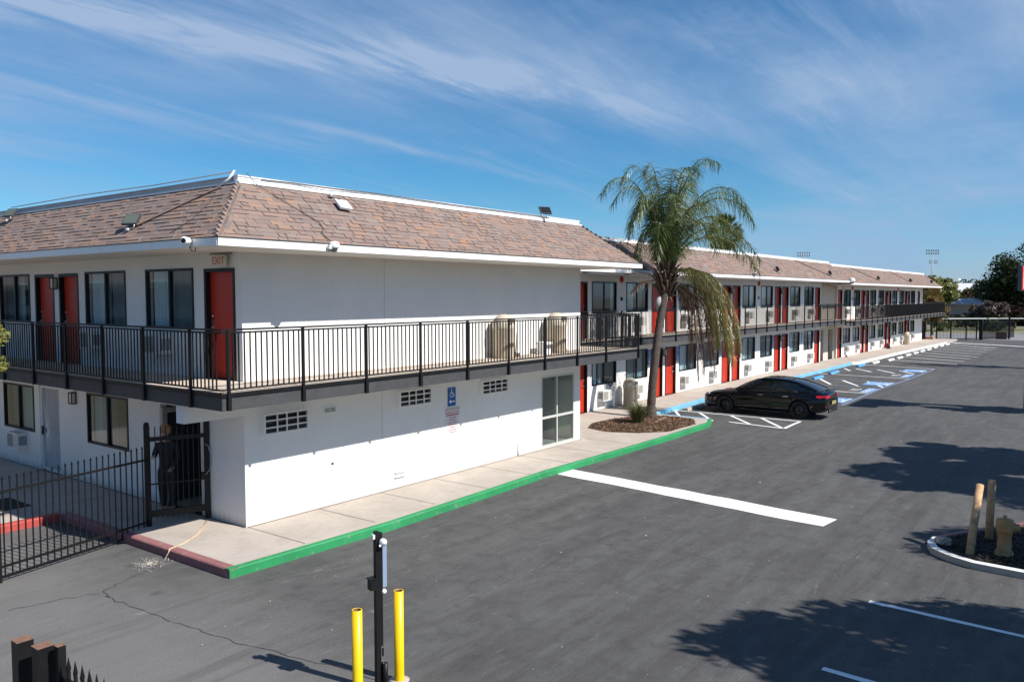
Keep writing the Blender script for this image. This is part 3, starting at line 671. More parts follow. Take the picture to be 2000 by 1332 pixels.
# white security door with a sunburst of bars
sd = MB(); sd.box(0.0, 0.03, 0.0, 0.06, 0.09, 2.15); sd.box(1.02, 0.03, 0.0, 1.08, 0.09, 2.15); sd.box(0.06, 0.03, 2.09, 1.02, 0.09, 2.15); sd.box(0.06, 0.03, 0.0, 1.02, 0.09, 0.07)
cx_, cz_ = 0.2, 1.02
for k in range(34):
    a = R(-96 + 192 * k / 33); dx, dz = math.cos(a), math.sin(a); tmax = 9
    for lim, c, dd in ((1.02, cx_, dx), (0.06, cx_, dx), (2.09, cz_, dz), (0.07, cz_, dz)):
        if abs(dd) > 1e-6:
            tt = (lim - c) / dd
            if tt > 0: tmax = min(tmax, tt)
    sd.bar((cx_ + dx * 0.09, 0.06, cz_ + dz * 0.09), (cx_ + dx * tmax, 0.06, cz_ + dz * tmax), 0.012, 0.012)
sd.lathe([(0.075, -0.01), (0.10, -0.01), (0.10, 0.01), (0.075, 0.01)], 20, 0, (cx_, 0.06, cz_), 'y')
sdo = sd.build('security_door', mat('white_iron', (0.70, 0.71, 0.72), 0.5), motel, (0.0, 8.68, 0.15), RZL)
q = MB(); q.box(0.02, 0.1, 0.0, 1.06, 0.135, 2.14); q.build('door_screen', mat('screen_grey', (0.40, 0.42, 0.44), 0.7), sdo)
q = MB(); q.box(0.08, 0.0, 0.9, 0.13, 0.03, 1.12); q.build('door_handle', M_black, sdo)

# ---- wing B wall (y = 2.9, x 11.8 .. 45.9) and wing C wall (x 49.65 .. 79)
WB, WC = [], []
doorsB = [15.80]
def pairs(c, dz, x_end, arr_d, arr_w):
    arr_d += [(c - 1.18, c - 0.13), (c + 0.12, c + 1.17)]; arr_w += [(c + 1.50, c + 3.32), (c + 4.15, c + 5.97)]
dB, wnB = [(15.82, 16.87)], [(17.2, 19.02), (19.83, 21.65)]
for c in (23.2, 30.74, 38.26): pairs(c, 0, 0, dB, wnB)
dB.append((44.58, 45.64))
dC, wnC = [(49.8, 50.84)], [(51.2, 53.02), (53.78, 55.6)]
for c in (57.12, 64.58): pairs(c, 0, 0, dC, wnC)
dC += [(70.86, 71.9), (72.1, 73.14)]; wnC += [(73.5, 75.32)]
def facade(x0, x1, ds, ws, dz, extra_up=[], name='wall'):
    ops = []
    for a, b in ds: ops += [(a, b, FZ + dz, FZ + dz + 2.11), (a, b, 0.15, 2.27)]
    for a, b in ws: ops += [(a, b, FZ + dz + 0.95, FZ + dz + 2.13), (a, b, 1.12, 2.29 + dz)]
    for a, b in extra_up: ops += [(a, b, FZ + dz, FZ + dz + 2.11)]
    mb = MB(); wall_plane(mb, (0, YB, 0), (1, 0, 0), (0, -1, 0), x0, x1, 0.15, SOF + dz, ops, 0.13)
    o = mb.build('wall', M_wall, motel); o['label'] = name
    for i, (a, b) in enumerate(ds):
        hl = (i % 2 == 0)
        for z, h in ((FZ + dz, 2.11), (0.15, 2.12)): add_door(motel, (a, YB, z), 0, b - a, h, hl)
    for i, (a, b) in enumerate(ws):
        add_window(motel, (a, YB, FZ + dz + 0.95), 0, b - a, 1.18, (i * 3 + 1) % 10)
        add_window(motel, (a, YB, 1.12), 0, b - a, 1.17 + dz, (i * 7 + 2) % 10)
    for a, b in extra_up: add_door(motel, (a, YB, FZ + dz), 0, b - a, 2.11, True)
facade(LA + 0.001, 45.9, dB, wnB, 0.0, name='white stucco wall of the middle wing')
DC = -0.12
facade(49.6, 79.0, dC, wnC, DC, [(76.6, 77.6)], name='white stucco wall of the far wing')
# stair recess between the wings
rc = MB()
wall_plane(rc, (0, 3.06, 0), (1, 0, 0), (0, -1, 0), 45.9, 49.6, 0.15, SOF, [(46.15, 47.1, 0.15, 2.2), (48.2, 49.3, 0.15, 2.2)], 0.3)
rc.face([(45.9, YB, 0.15), (45.9, 3.06, 0.15), (45.9, 3.06, SOF), (45.9, YB, SOF)]); rc.face([(49.6, YB, 0.15), (49.6, YB, SOF), (49.6, 3.06, SOF), (49.6, 3.06, 0.15)])
rc.build('wall', mat('tan_recess_wall', (0.55, 0.50, 0.42), 0.85, var=0.05), motel, label='tan wall of the stair recess')
dk = MB(); dk.box(0, 0, 0, 0.95, 0.05, 2.05); dk.build('door', mat('brown_door', (0.05, 0.045, 0.04), 0.5), motel, (46.15, 3.3, 0.15), label='dark service door'); 
dk2 = MB(); dk2.box(0, 0, 0, 1.0, 0.05, 2.05); dk2.build('door', MATS['brown_door'], motel, (48.25, 3.3, 0.15), label='dark service door')
# end wall of C with a ground floor passage
ew = MB(); ew.face([(79, YB, 2.6), (79, 13, 2.6), (79, 13, SOF + DC), (79, YB, SOF + DC)]); ew.face([(79, YB + 1.5, 0.15), (79, 13, 0.15), (79, 13, 2.6), (79, YB + 1.5, 2.6)])
ew.box(77.4, YB + 0.02, 0.15, 77.42, YB + 1.5, 2.6)
ew.build('wall', M_wall, motel, label='far end wall')
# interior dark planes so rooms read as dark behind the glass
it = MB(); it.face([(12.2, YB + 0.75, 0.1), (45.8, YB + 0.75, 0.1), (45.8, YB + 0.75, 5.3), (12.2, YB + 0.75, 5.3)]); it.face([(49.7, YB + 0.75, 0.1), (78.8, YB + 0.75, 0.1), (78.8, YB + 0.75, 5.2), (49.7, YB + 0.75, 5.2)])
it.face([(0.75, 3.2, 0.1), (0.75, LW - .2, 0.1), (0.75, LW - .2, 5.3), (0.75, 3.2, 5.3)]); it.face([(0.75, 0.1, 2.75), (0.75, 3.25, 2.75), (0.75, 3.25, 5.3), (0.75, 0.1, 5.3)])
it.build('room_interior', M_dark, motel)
# storefront glazing in wing A
sf = MB(); W_ = 1.72; H_ = 2.06
for x in (0.0, 0.78, W_ - 0.05): sf.box(x, -0.005, 0, x + 0.05, 0.07, H_)
sf.box(0.05, -0.003, 0.82, W_ - 0.05, 0.068, 0.88); sf.box(0.05, -0.003, H_ - 0.06, W_ - 0.05, 0.068, H_); sf.box(0.05, -0.003, 0, W_ - 0.05, 0.068, 0.06)
sfo = sf.build('storefront_window', mat('pale_aluminium', (0.60, 0.60, 0.56), 0.4, metal=0.2), motel, (9.75, 0, 0.19))
q = MB(); q.face([(0.05, 0.03, 0.06), (W_ - 0.05, 0.03, 0.06), (W_ - 0.05, 0.03, H_ - 0.06), (0.05, 0.03, H_ - 0.06)]); q.build('pane', M_glass, sfo)
q = MB()
for k in range(16):
    x = 0.08 + k * 0.075
    q.box(-0.035, -0.003, 0.9, 0.035, 0.003, 1.98, 0, Matrix.Translation((x, 0.2, 0)) @ Matrix.Rotation(R(38), 4, 'Z'))
q.build('vertical_blind', mat('blind_grey', (0.40, 0.40, 0.38), 0.8), sfo)
q = MB(); q.box(0.0, 0.1, 0.0, W_, 1.6, 0.02, 0); q.face([(1.25, 0.3, 0), (1.55, 1.6, 0), (1.55, 1.6, 2.1), (1.25, 0.3, 2.1)], 1); q.face([(0, 1.6, 0), (W_, 1.6, 0), (W_, 1.6, 2.1), (0, 1.6, 2.1)], 0); q.face([(0, 0.1, 0), (0, 1.6, 0), (0, 1.6, 2.1), (0, 0.1, 2.1)], 0); q.face([(W_, 0.1, 0), (W_, 0.1, 2.1), (W_, 1.6, 2.1), (W_, 1.6, 0)], 1); q.face([(0, .1, H_), (0, 1.6, H_), (W_, 1.6, H_), (W_, .1, H_)], 0)
q.build('office_interior', [mat('office_dark', (0.20, 0.20, 0.18), 0.6), mat('office_wall', (0.70, 0.66, 0.54), 0.8)], sfo)

# louvred bathroom windows behind white bars
def jalousie(x, w_, z0, h_):
    f = MB(); f.box(0, -0.10, 0, w_, 0.0, 0.03); f.box(0, -0.10, h_ - 0.03, w_, 0.0, h_); f.box(0, -0.10, 0.03, 0.03, 0.0, h_ - 0.03); f.box(w_ - 0.03, -0.10, 0.03, w_, 0.0, h_ - 0.03)
    for k in (1, 2): z = h_ * k / 3; f.box(0.03, -0.10, z - 0.012, w_ - 0.03, -0.075, z + 0.012)
    for k in (1, 2, 3): xx = w_ * k / 4 + (0.04 if k == 1 else 0); f.box(xx - 0.012, -0.098, 0.03, xx + 0.012, -0.077, h_ - 0.03)
    o = f.build('louvre_window', M_trim, motel, (x, 0, z0))
    s_ = MB()
    for k in range(5):
        z = 0.04 + k * (h_ - 0.08) / 5
        s_.box(0.03, -0.006, 0, w_ - 0.03, 0, 0.075, 0, Matrix.Translation((0, -0.028, z)) @ Matrix.Rotation(R(28), 4, 'X'))
    s_.build('louvre_glass', mat('louvre_dark', (0.045, 0.045, 0.05), 0.12), o)
jalousie(0.38, 1.06, 1.86, 0.41); jalousie(4.03, 1.06, 1.99, 0.38); jalousie(7.0, 1.08, 1.99, 0.36)
vt = MB(); vt.box(0, -0.02, 0, 0.32, 0, 0.13); vt.box(0.02, -0.025, 0.02, 0.15, -0.02, 0.11, 1); vt.box(0.17, -0.025, 0.02, 0.30, -0.02, 0.11, 1)
vt.build('vent_cover', [M_trim, mat('vent_grey', (0.35, 0.35, 0.34), 0.7)], motel, (1.9, 0, 2.10))
sb = MB(); sb.box(0, -0.02, 0, 0.16, 0, 0.14); sb.box(0.05, -0.03, 0.05, 0.11, -0.02, 0.09, 1); sb.build('outlet_box', [M_trim, M_black], motel, (2.02, 0, 0.96))
sb = MB(); sb.box(0, -0.015, 0, 0.17, 0, 0.2); sb.build('outlet_box', M_trim, motel, (2.02, 0, 0.58))
sb = MB(); sb.box(0, -0.05, 0, 0.34, 0, 0.035); sb.box(0, -0.05, -0.10, 0.34, -0.0, -0.085); sb.build('vent_hood', M_trim, motel, (3.92, 0, 0.50))
sb = MB(); sb.tube([(0, -0.04, 0), (0, -0.04, 0.36)], 0.018, 8); sb.build('pipe_stub', M_trim, motel, (8.62, 0, 0.15))

# ---- balconies
def balcony(x0, x1, y_out, y_in, dz, left_run=None):
    z1 = FZ + dz
    s_ = MB(); s_.box(x0, y_out, z1 - 0.06, x1, y_in, z1)
    return s_
AX0, AX1 = -OV, 13.05; BY = 1.72; CY = 1.18; BX1 = 47.4; CX1 = 80.6
s_ = MB(); s_.box(AX0 + .03, -OV + .03, FZ - 0.07, AX1 - .03, -0.0, FZ); s_.box(AX0 + .03, 0.0, FZ - 0.07, -0.0, LW, FZ); s_.box(LA, 0.0, FZ - 0.07, AX1 - .03, YB, FZ); s_.box(AX1 - .03, BY + .03, FZ - 0.07, BX1, YB, FZ)
s_.build('balcony_deck', M_deck, motel)
s_ = MB(); s_.box(BX1, CY + .03, FZ + DC - 0.07, CX1 - .03, YB, FZ + DC); s_.box(45.9, YB, FZ - 0.07, 49.6, 4.3, FZ); s_.box(79.0, YB, FZ + DC - .07, CX1 - .03, 13, FZ + DC)
s_.build('balcony_deck', M_deck, motel)
u_ = MB(); u_.box(AX0 + .1, -OV + .1, 2.64, AX1 - .1, -0.0, FZ - .075); u_.box(AX0 + .1, 0.26, 2.64, -0.0, LW, FZ - .075); u_.box(LA, 0, 2.64, AX1 - .1, YB, FZ - .075); u_.box(AX1 - .1, BY + .1, 2.64, BX1, YB, FZ - .075)
u_.box(BX1, CY + .1, 2.64 + DC, CX1 - .1, YB, FZ + DC - .075); u_.box(45.9, YB, 2.64, 49.6, 4.3, FZ - .075)
# dropped cream beams at the wall line
u_.box(LA, YB - 0.35, 2.42, 45.9, YB - 0.002, 2.64 - .001); u_.box(49.6, YB - 0.35, 2.36, 77.4, YB - 0.002, 2.50)
u_.build('balcony_soffit', M_soffit, motel)
edge = [(AX0, LW), (AX0, -OV), (AX1, -OV), (AX1, BY), (BX1, BY), (BX1, CY), (CX1, CY), (CX1, 13.0)]
def run_zoff(i): return 0.0 if i < 4 else DC
fb = MB(); bb = MB()
for i, (p, q) in enumerate(zip(edge, edge[1:])):
    dz = 0.0 if i < 4 else DC
    p = Vector(p); q = Vector(q); d = (q - p).normalized(); n = Vector((-d.y, d.x))
    a = p + n * 0.03; b = q + n * 0.03
    fb.bar((a.x, a.y, FZ + dz - 0.19), (b.x, b.y, FZ + dz - 0.19), 0.05, 0.225)
    bb.bar((p.x + n.x * .02 - d.x * .02, p.y + n.y * .02 - d.y * .02, FZ + dz - 0.042), (q.x + n.x * .02 + d.x * .02, q.y + n.y * .02 + d.y * .02, FZ + dz - 0.042), 0.07, 0.072)
    # pale lip of the deck above the steel angle
fb.build('balcony_fascia', M_char, motel); bb.build('balcony_angle', M_black, motel)
lp = MB()
for i, (p, q) in enumerate(zip(edge, edge[1:])):
    dz = 0.0 if i < 4 else DC; p = Vector(p); q = Vector(q); d = (q - p).normalized(); n = Vector((-d.y, d.x))
    lp.bar((p.x + n.x * .035, p.y + n.y * .035, FZ + dz + 0.002), (q.x + n.x * .035, q.y + n.y * .035, FZ + dz + 0.002), 0.07, 0.014)
lp.build('deck_lip', M_deck, motel)

post_mesh = MB(); post_mesh.box(-0.022, -0.022, -0.30, 0.022, 0.022, 1.045); post_mesh.box(-0.032, -0.03, -0.30, 0.032, 0.03, -0.02)
post_me = post_mesh.mesh('railing_post', M_black)
def railing(p, q, dz, first=0.0, spacing=1.525, pitch=0.113, post_xs=None):
    p = Vector(p); q = Vector(q); d = q - p; L = d.length; d.normalize(); z = FZ + dz
    n = Vector((d.y, -d.x)) * 0.0
    mb = MB()
    mb.bar((p.x, p.y, z + 1.05), (q.x, q.y, z + 1.05), 0.045, 0.03); mb.bar((p.x, p.y, z + 1.0), (q.x, q.y, z + 1.0), 0.02, 0.03); mb.bar((p.x, p.y, z + 0.05), (q.x, q.y, z + 0.05), 0.025, 0.028)
    k = int(L / pitch)
    for i in range(1, k):
        c = p + d * (L * i / k); mb.box(c.x - .010, c.y - .010, z + 0.06, c.x + .010, c.y + .010, z + 1.0)
    o = mb.build('balcony_railing', M_black, motel)
    ts = post_xs if post_xs is not None else [first + spacing * i for i in range(int((L - first) / spacing) + 1)]
    for t in ts:
        if t < -0.01 or t > L + 0.01: continue
        c = p + d * t; po = bpy.data.objects.new('railing_post', post_me); COL.objects.link(po); po.parent = o; po.location = (c.x, c.y, z)
        po.rotation_euler = (0, 0, math.atan2(d.y, d.x))
    return o
railing((AX0 - .02, LW), (AX0 - .02, -OV), 0, first=LW - 1.05 - 1.53 * 9)
railing((AX0 - .02, -OV - .02), (AX1, -OV - .02), 0, post_xs=[0.14 + 1.535 * i for i in range(9)] + [AX1 - AX0 - 0.03])
railing((AX1 + .02, -OV), (AX1 + .02, BY), 0, post_xs=[0.12, 1.5, 2.8])
railing((AX1 + .02, BY - .02), (BX1, BY - .02), 0, first=1.2)
railing((BX1, BY - .02), (BX1, CY - .02), DC, pitch=0.065, post_xs=[0.0, 0.27])
railing((BX1, CY - .02), (CX1 + .02, CY - .02), DC, first=0.1)
railing((CX1 + .02, CY), (CX1 + .02, 13), DC, first=0.3)

# ---- roofs
def shingles(mb, org, ud, vd, nd, umin, umax, S, row=0.126, rnd=None):
    """rows of overlapping tabs; umin/umax are functions of v; org lower-left, ud along eave, vd up slope"""
    rnd = rnd or random; O = Vector(org); U = Vector(ud); V = Vector(vd); Nn = Vector(nd)
    rows = int(S / row) + 1
    for r_ in range(rows):
        v0 = r_ * row - 0.02; v1 = min(S, v0 + row + 0.03); 
        if v0 >= S - .02: break
        a = umin(max(v0, 0)) ; b = umax(max(v0, 0)); u = a - rnd.uniform(0, 0.25)
        while u < b:
            wd = rnd.choice((0.18, 0.24, 0.30, 0.36)) * rnd.uniform(0.9, 1.1); u0 = max(a, u); u1 = min(b, u + wd - 0.004); u += wd
            if u1 - u0 < 0.02: continue
            thick = rnd.random() < 0.5; h = 0.020 if thick else 0.009
            vv0 = v0 + (0 if thick else 0.004) ; sk = rnd.uniform(-0.012, 0.012) + (0.02 if thick else 0)
            P = lambda uu, vv, hh: tuple(O + U * uu + V * vv + Nn * hh)
            i = len(mb.v)
            mb.v += [P(u0, vv0, 0.0), P(u1, vv0, 0.0), P(u0, vv0, h), P(u1, vv0, h), P(max(a, u0 + sk), v1, 0.004), P(min(b, u1 - sk), v1, 0.004)]
            for f in ((0, 1, 3, 2), (2, 3, 5, 4), (0, 2, 4), (1, 5, 3)): mb.f.append(tuple(i + k for k in f)); mb.m.append(0); mb.sm.append(False)
def hipcaps(mb, p, q, sz=0.15, step=0.125, side_a=None, side_b=None):
    p = Vector(p); q = Vector(q); d = q - p; L = d.length; d.normalize(); n = int(L / step); A = Vector(side_a); B = Vector(side_b)
    for k in range(n + 1):
        a = p + d * (k * step - 0.03); b = p + d * min(L, k * step + step + 0.06); h = random.uniform(0.014, 0.022); up = Vector((0, 0, h)); lo = Vector((0, 0, 0.010))
        for s_ in (A, B):
            w_ = sz * random.uniform(0.95, 1.1)
            mb.face([tuple(a + up), tuple(a + s_ * w_ + up), tuple(b + s_ * w_ + lo), tuple(b + lo)], 0)
            mb.face([tuple(a + up), tuple(a), tuple(a + s_ * w_), tuple(a + s_ * w_ + up)], 0)
            mb.face([tuple(a + s_ * w_ + up), tuple(a + s_ * w_), tuple(b + s_ * w_), tuple(b + s_ * w_ + lo)], 0)
EX = OV + 0.02; RZs = RID - EAV1; SL = math.hypot(EX, RZs); cs, sn = EX / SL, RZs / SL
def roof_block(x0, x1, y0, dz, hipL, hipR, yback, seed):
    """front slope facing -y whose wall line is y0, ridge above the wall line"""
    rnd = random.Random(seed); e = EAV1 + dz; r = RID + dz
    xl = x0 - (EX if hipL else 0); xr = x1 + (EX if hipR else 0)
    sb_ = MB()
    sb_.face([(xl, y0 - EX, e), (xr, y0 - EX, e), (x1, y0, r), (x0, y0, r)])
    if hipL: sb_.face([(xl, yback, e), (xl, y0 - EX, e), (x0, y0, r), (x0, yback, r)])
    if hipR: sb_.face([(xr, y0 - EX, e), (xr, yback, e), (x1, yback, r), (x1, y0, r)])
    sb_.face([(x0, y0, r - .02), (x1, y0, r - .02), (x1, yback, r - .02), (x0, yback, r - .02)])
    ro = sb_.build('roof', M_shb, motel)
    mb = MB(); nd = Vector((0, -sn, cs))
    shingles(mb, (xl, y0 - EX, e), (1, 0, 0), (0, cs, sn), nd, (lambda v: v * cs if hipL else 0), (lambda v: (xr - xl) - (v * cs if hipR else 0)), SL, rnd=rnd)
    if hipL:
        shingles(mb, (xl, yback, e), (0, -1, 0), (cs, 0, sn), Vector((-sn, 0, cs)), lambda v: 0, lambda v: (yback - y0 + EX) - v * cs, SL, rnd=rnd)
    if hipR:
        shingles(mb, (xr, y0 - EX, e), (0, 1, 0), (-cs, 0, sn), Vector((sn, 0, cs)), lambda v: v * cs, lambda v: yback - y0 + EX, SL, rnd=rnd)
    mb.build('shingle_covering', M_sh, ro)
    cp = MB()
    if hipL: hipcaps(cp, (xl, y0 - EX, e), (x0, y0, r), side_a=(0.95, 0.0, 0.0), side_b=(0.0, 0.95, 0.0))
    if cp.v: cp.build('hip_cap', M_cap, ro); cp = MB()
    if hipR: hipcaps(cp, (xr, y0 - EX, e), (x1, y0, r), side_a=(-0.95, 0.0, 0.0), side_b=(0.0, 0.95, 0.0))
    if cp.v: cp.build('hip_cap', M_cap, ro)
    # eave board and soffit
    fc = MB(); fc.box(xl - 0.02, y0 - EX - 0.03, EAV0 + dz, xr + .02, y0 - EX, EAV1 + dz + 0.004)
    if hipL: fc.box(xl - 0.03, y0 - EX, EAV0 + dz, xl, yback, EAV1 + dz + 0.004)
    if hipR: fc.box(xr, y0 - EX, EAV0 + dz, xr + 0.03, yback, EAV1 + dz + 0.004)
    fc.build('eave_board', M_trim, ro)
    de = MB(); de.box(xl - 0.035, y0 - EX - 0.045, EAV1 + dz + 0.006, xr + .035, y0 - EX + 0.05, EAV1 + dz + 0.020)
    if hipL: de.box(xl - 0.045, y0 - EX, EAV1 + dz + 0.006, xl + .05, yback, EAV1 + dz + 0.020)
    de.build('drip_edge', M_shb, ro)
    so_ = MB(); so_.box(xl + .001, y0 - EX + .001, SOF + dz, xr - .001, y0, SOF + dz + 0.03)
    if hipL: so_.box(xl + .001, y0, SOF + dz, x0, yback, SOF + dz + 0.03)
    if hipR: so_.box(x1, y0, SOF + dz, xr - .001, yback, SOF + dz + 0.03)
    so_.build('soffit', M_soffit, ro)
    # white parapet curb and cap above the mansard
    pa = MB(); pg = MB(); hp = 0.135
    pa.box(x0, y0 + 0.05, r - 0.03, x1, y0 + 0.17, r + hp)
    pa.box(x0 - .03, y0 - 0.035, r + 0.0, x1 + .03, y0 + 0.05, r + 0.035)
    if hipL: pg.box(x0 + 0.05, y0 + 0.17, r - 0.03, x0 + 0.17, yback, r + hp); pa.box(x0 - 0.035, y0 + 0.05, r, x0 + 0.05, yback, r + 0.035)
    if hipR: pa.box(x1 - 0.17, y0 + 0.17, r - 0.03, x1 - 0.05, yback, r + hp); pa.box(x1 - 0.05, y0 + .05, r, x1 + .03, yback, r + 0.035)
    pa.box(x0 - .01, y0 + 0.03, r + hp, x1 + .01, y0 + 0.19, r + hp + 0.02)
    if hipL: pg.box(x0 + 0.03, y0 + 0.19, r + hp, x0 + 0.19, yback, r + hp + 0.02); pg.build('parapet', mat('parapet_grey', (0.34, 0.35, 0.37), 0.6, var=0.15, vscale=1.5), ro, label='grey parapet of the end wall')  # left-hand parapet run is a darker grey than the front one
    pa.build('parapet', M_trim, ro)
    return ro
roof_block(0, LA, 0, 0, True, True, LW, 1)['label'] = 'mansard roof of the near wing'
roof_block(LA - .3, 47.3, YB - 0.1, -0.0, False, False, 14, 2)['label'] = 'mansard roof of the middle wing'
roof_block(47.3, 79.0, YB - 0.1, DC, False, True, 14, 3)['label'] = 'mansard roof of the far wing'

# =================================================================== FIXTURES ON THE MOTEL (each a thing of its own)
ORD = ['first', 'second', 'third', 'fourth', 'fifth', 'sixth', 'seventh', 'eighth', 'ninth', 'tenth', 'eleventh', 'twelfth', 'thirteenth', 'fourteenth', 'fifteenth', 'sixteenth']
# ---- wall air conditioners
def make_ac():
    t = thing('air_conditioner', '', 'air conditioner')
    m = MB(); m.box(-0.31, -0.26, 0, 0.31, 0, 0.40); m.build('casing', M_acw, t)
    g_ = MB()
    g_.box(-0.28, -0.265, 0.04, 0.04, -0.258, 0.36)
    for k in range(9): z = 0.06 + k * 0.034; g_.box(-0.28, -0.272, z, 0.04, -0.264, z + 0.012, 1)
    g_.box(0.07, -0.265, 0.04, 0.28, -0.258, 0.36, 1)
    for s in (-1, 1):
        for k in range(7): y = -0.22 + k * 0.028; g_.box(s * 0.312 - 0.003, y, 0.08, s * 0.312 + 0.003, y + 0.014, 0.32)
    g_.build('grille', [M_grille, mat('ac_cream', (0.60, 0.58, 0.52), 0.5)], t)
    b = MB(); b.box(-0.33, -0.02, -0.02, 0.33, 0.0, 0.42); b.build('mounting_frame', M_acw, t)
    return t
ac0 = make_ac(); used = [False]
def place_ac(loc, rz, label, group='air conditioners under the motel windows'):
    if not used[0]: o = ac0; o.location = loc; o.rotation_euler = (0, 0, rz); used[0] = True; o['label'] = label; o['group'] = group; return o
    return copy_tree(ac0, None, loc, rz, label, group)
place_ac((0, 2.75, FZ + 0.42), RZL, 'white air conditioner upstairs on the shaded end wall, nearest the corner door', 'air conditioners under the motel windows')
place_ac((0, 5.6, FZ + 0.42), RZL, 'white air conditioner upstairs on the shaded end wall, beside the pair of red doors')
place_ac((0, 9.72, 0.62), RZL, 'white air conditioner beside the white security door on the ground floor')
gx = [17.95, 20.75, 25.15, 28.35, 32.9, 36.0, 40.4, 43.5, 51.9, 54.9, 59.3, 62.3, 66.9, 69.6, 74.3]
for i, x in enumerate(gx):
    dz = 0 if x < 46 else DC
    wing = 'middle wing' if x < 46 else 'far wing'; j = i if x < 46 else i - 8
    place_ac((x, YB, 0.50), 0, 'white air conditioner on the ground floor of the %s, %s from its left' % (wing, ORD[j]))
    place_ac((x, YB, FZ + dz + 0.36), 0, 'white air conditioner upstairs on the %s, %s from its left behind the railing' % (wing, ORD[j]))

# ---- wall lanterns
def make_lantern():
    t = thing('wall_lantern', '', 'wall light')
    m = MB(); m.box(-0.07, -0.02, 0, 0.07, 0, 0.26)
    for sx in (-1, 1):
        for yy in (-0.02, -0.12): m.box(sx * 0.075 - 0.008, yy - 0.008, 0, sx * 0.075 + 0.008, yy + 0.008, 0.26)
    m.box(-0.085, -0.13, 0.25, 0.085, -0.01, 0.27); m.box(-0.085, -0.13, -0.01, 0.085, -0.01, 0.01)
    m.build('cage', M_black, t)
    g_ = MB(); g_.box(-0.062, -0.115, 0.012, 0.062, -0.022, 0.248); g_.build('lamp_glass', mat('frosted_glass', (0.62, 0.60, 0.52), 0.35), t)
    return t
ln0 = make_lantern(); ln0.location = (0, 7.52, 4.72); ln0.rotation_euler = (0, 0, RZL)
ln0['label'] = 'black lantern between two upstairs red doors on the shaded end wall'; ln0['group'] = 'wall lanterns on the motel'
copy_tree(ln0, None, (0, 6.74, 1.99), RZL, 'black lantern beside the white security door on the ground floor')
for i, c in enumerate((23.2, 30.74, 38.26, 57.12, 64.58, 72.0)):
    dz = 0 if c < 46 else DC
    wing = 'middle wing' if c < 46 else 'far wing'; k = i if i < 3 else i - 3
    copy_tree(ln0, None, (c, YB, 1.92), 0, 'black lantern between the %s pair of ground floor doors of the %s' % (ORD[k], wing))
    copy_tree(ln0, None, (c, YB, FZ + dz + 1.72), 0, 'black lantern between the %s pair of upstairs doors of the %s' % (ORD[k], wing))

# ---- fire bells and small boxes
def make_bell():
    m = MB(); m.lathe([(0.001, -0.09), (0.07, -0.085), (0.125, -0.05), (0.13, -0.02), (0.13, 0.0), (0.001, 0.0)], 20, 0, (0, 0, 0), 'y')
    m.lathe([(0.001, -0.10), (0.03, -0.10), (0.03, -0.08)], 10, 0, (0, 0, 0), 'y')
    return m.mesh('fire_bell', mat('bell_red', (0.42, 0.02, 0.015), 0.35))
bme = make_bell()
for i, (x, z, lb) in enumerate(((19.42, 5.17, 'red fire bell above the first upstairs windows, left of the palm'), (34.5, 5.17, 'red fire bell upstairs on the middle wing, right of the palm'), (53.4, 5.05, 'red fire bell upstairs near the start of the far wing'), (68.2, 5.02, 'dark red fire bell upstairs near the end of the far wing'))):
    o = bpy.data.objects.new('fire_bell', bme); COL.objects.link(o); o.location = (x, YB, z); tag(o, lb, 'fire bell', 'red fire bells')
fp = MB(); fp.box(-0.05, -0.05, 0, 0.05, 0, 0.14); fp.box(-.03, -.06, .03, .03, -.05, .09)
fpm = fp.mesh('alarm_call_point', mat('dark_red', (0.10, 0.03, 0.03), 0.5))
for x, lb in ((19.42, 'small dark alarm box between the first two upstairs windows'), (34.5, 'small dark alarm box upstairs between windows right of the palm'), (53.4, 'small dark alarm box upstairs on the far wing')):
    o = bpy.data.objects.new('alarm_call_point', fpm); COL.objects.link(o); o.location = (x, YB, FZ + 1.4 + (0 if x < 46 else DC)); tag(o, lb, 'alarm box', 'alarm boxes')

# ---- EXIT sign under the eave
ex = thing('exit_sign', 'off white EXIT sign with red letters under the eave above the corner door', 'exit sign', (-0.10, 0.52, 5.09))
m = MB(); m.box(-0.02, -0.19, 0, 0.02, 0.19, 0.22); m.build('sign_plate', mat('sign_cream', (0.66, 0.62, 0.52), 0.5), ex)
m = MB(); Mx = Matrix.Translation((-0.024, 0.03, 0.11)) @ Matrix(((0, 0, -1, 0), (-1, 0, 0, 0), (0, 1, 0, 0), (0, 0, 0, 1))); add_text(m, 'EXIT', 0.2, Mx); m.build('lettering', mat('exit_red', (0.50, 0.05, 0.02), 0.5), ex)
m = MB(); m.box(-0.03, -0.36, 0.235, 0.03, 0.30, 0.262); m.build('hanging_bar', mat('bar_grey', (0.2, 0.19, 0.17), 0.5), ex)
ex2 = thing('exit_sign', 'pale exit sign with red letters above the first upstairs door of the far wing', 'exit sign', (51.0, YB - 0.03, 4.98))
m = MB(); m.box(-0.3, -0.02, -0.12, 0.3, 0.02, 0.12); m.build('sign_plate', MATS['sign_cream'], ex2)
m = MB(); add_text(m, 'EXIT', 0.2, Matrix.Translation((0, -0.024, 0)) @ Matrix.Rotation(PI / 2, 4, 'X')); m.build('lettering', MATS['exit_red'], ex2)

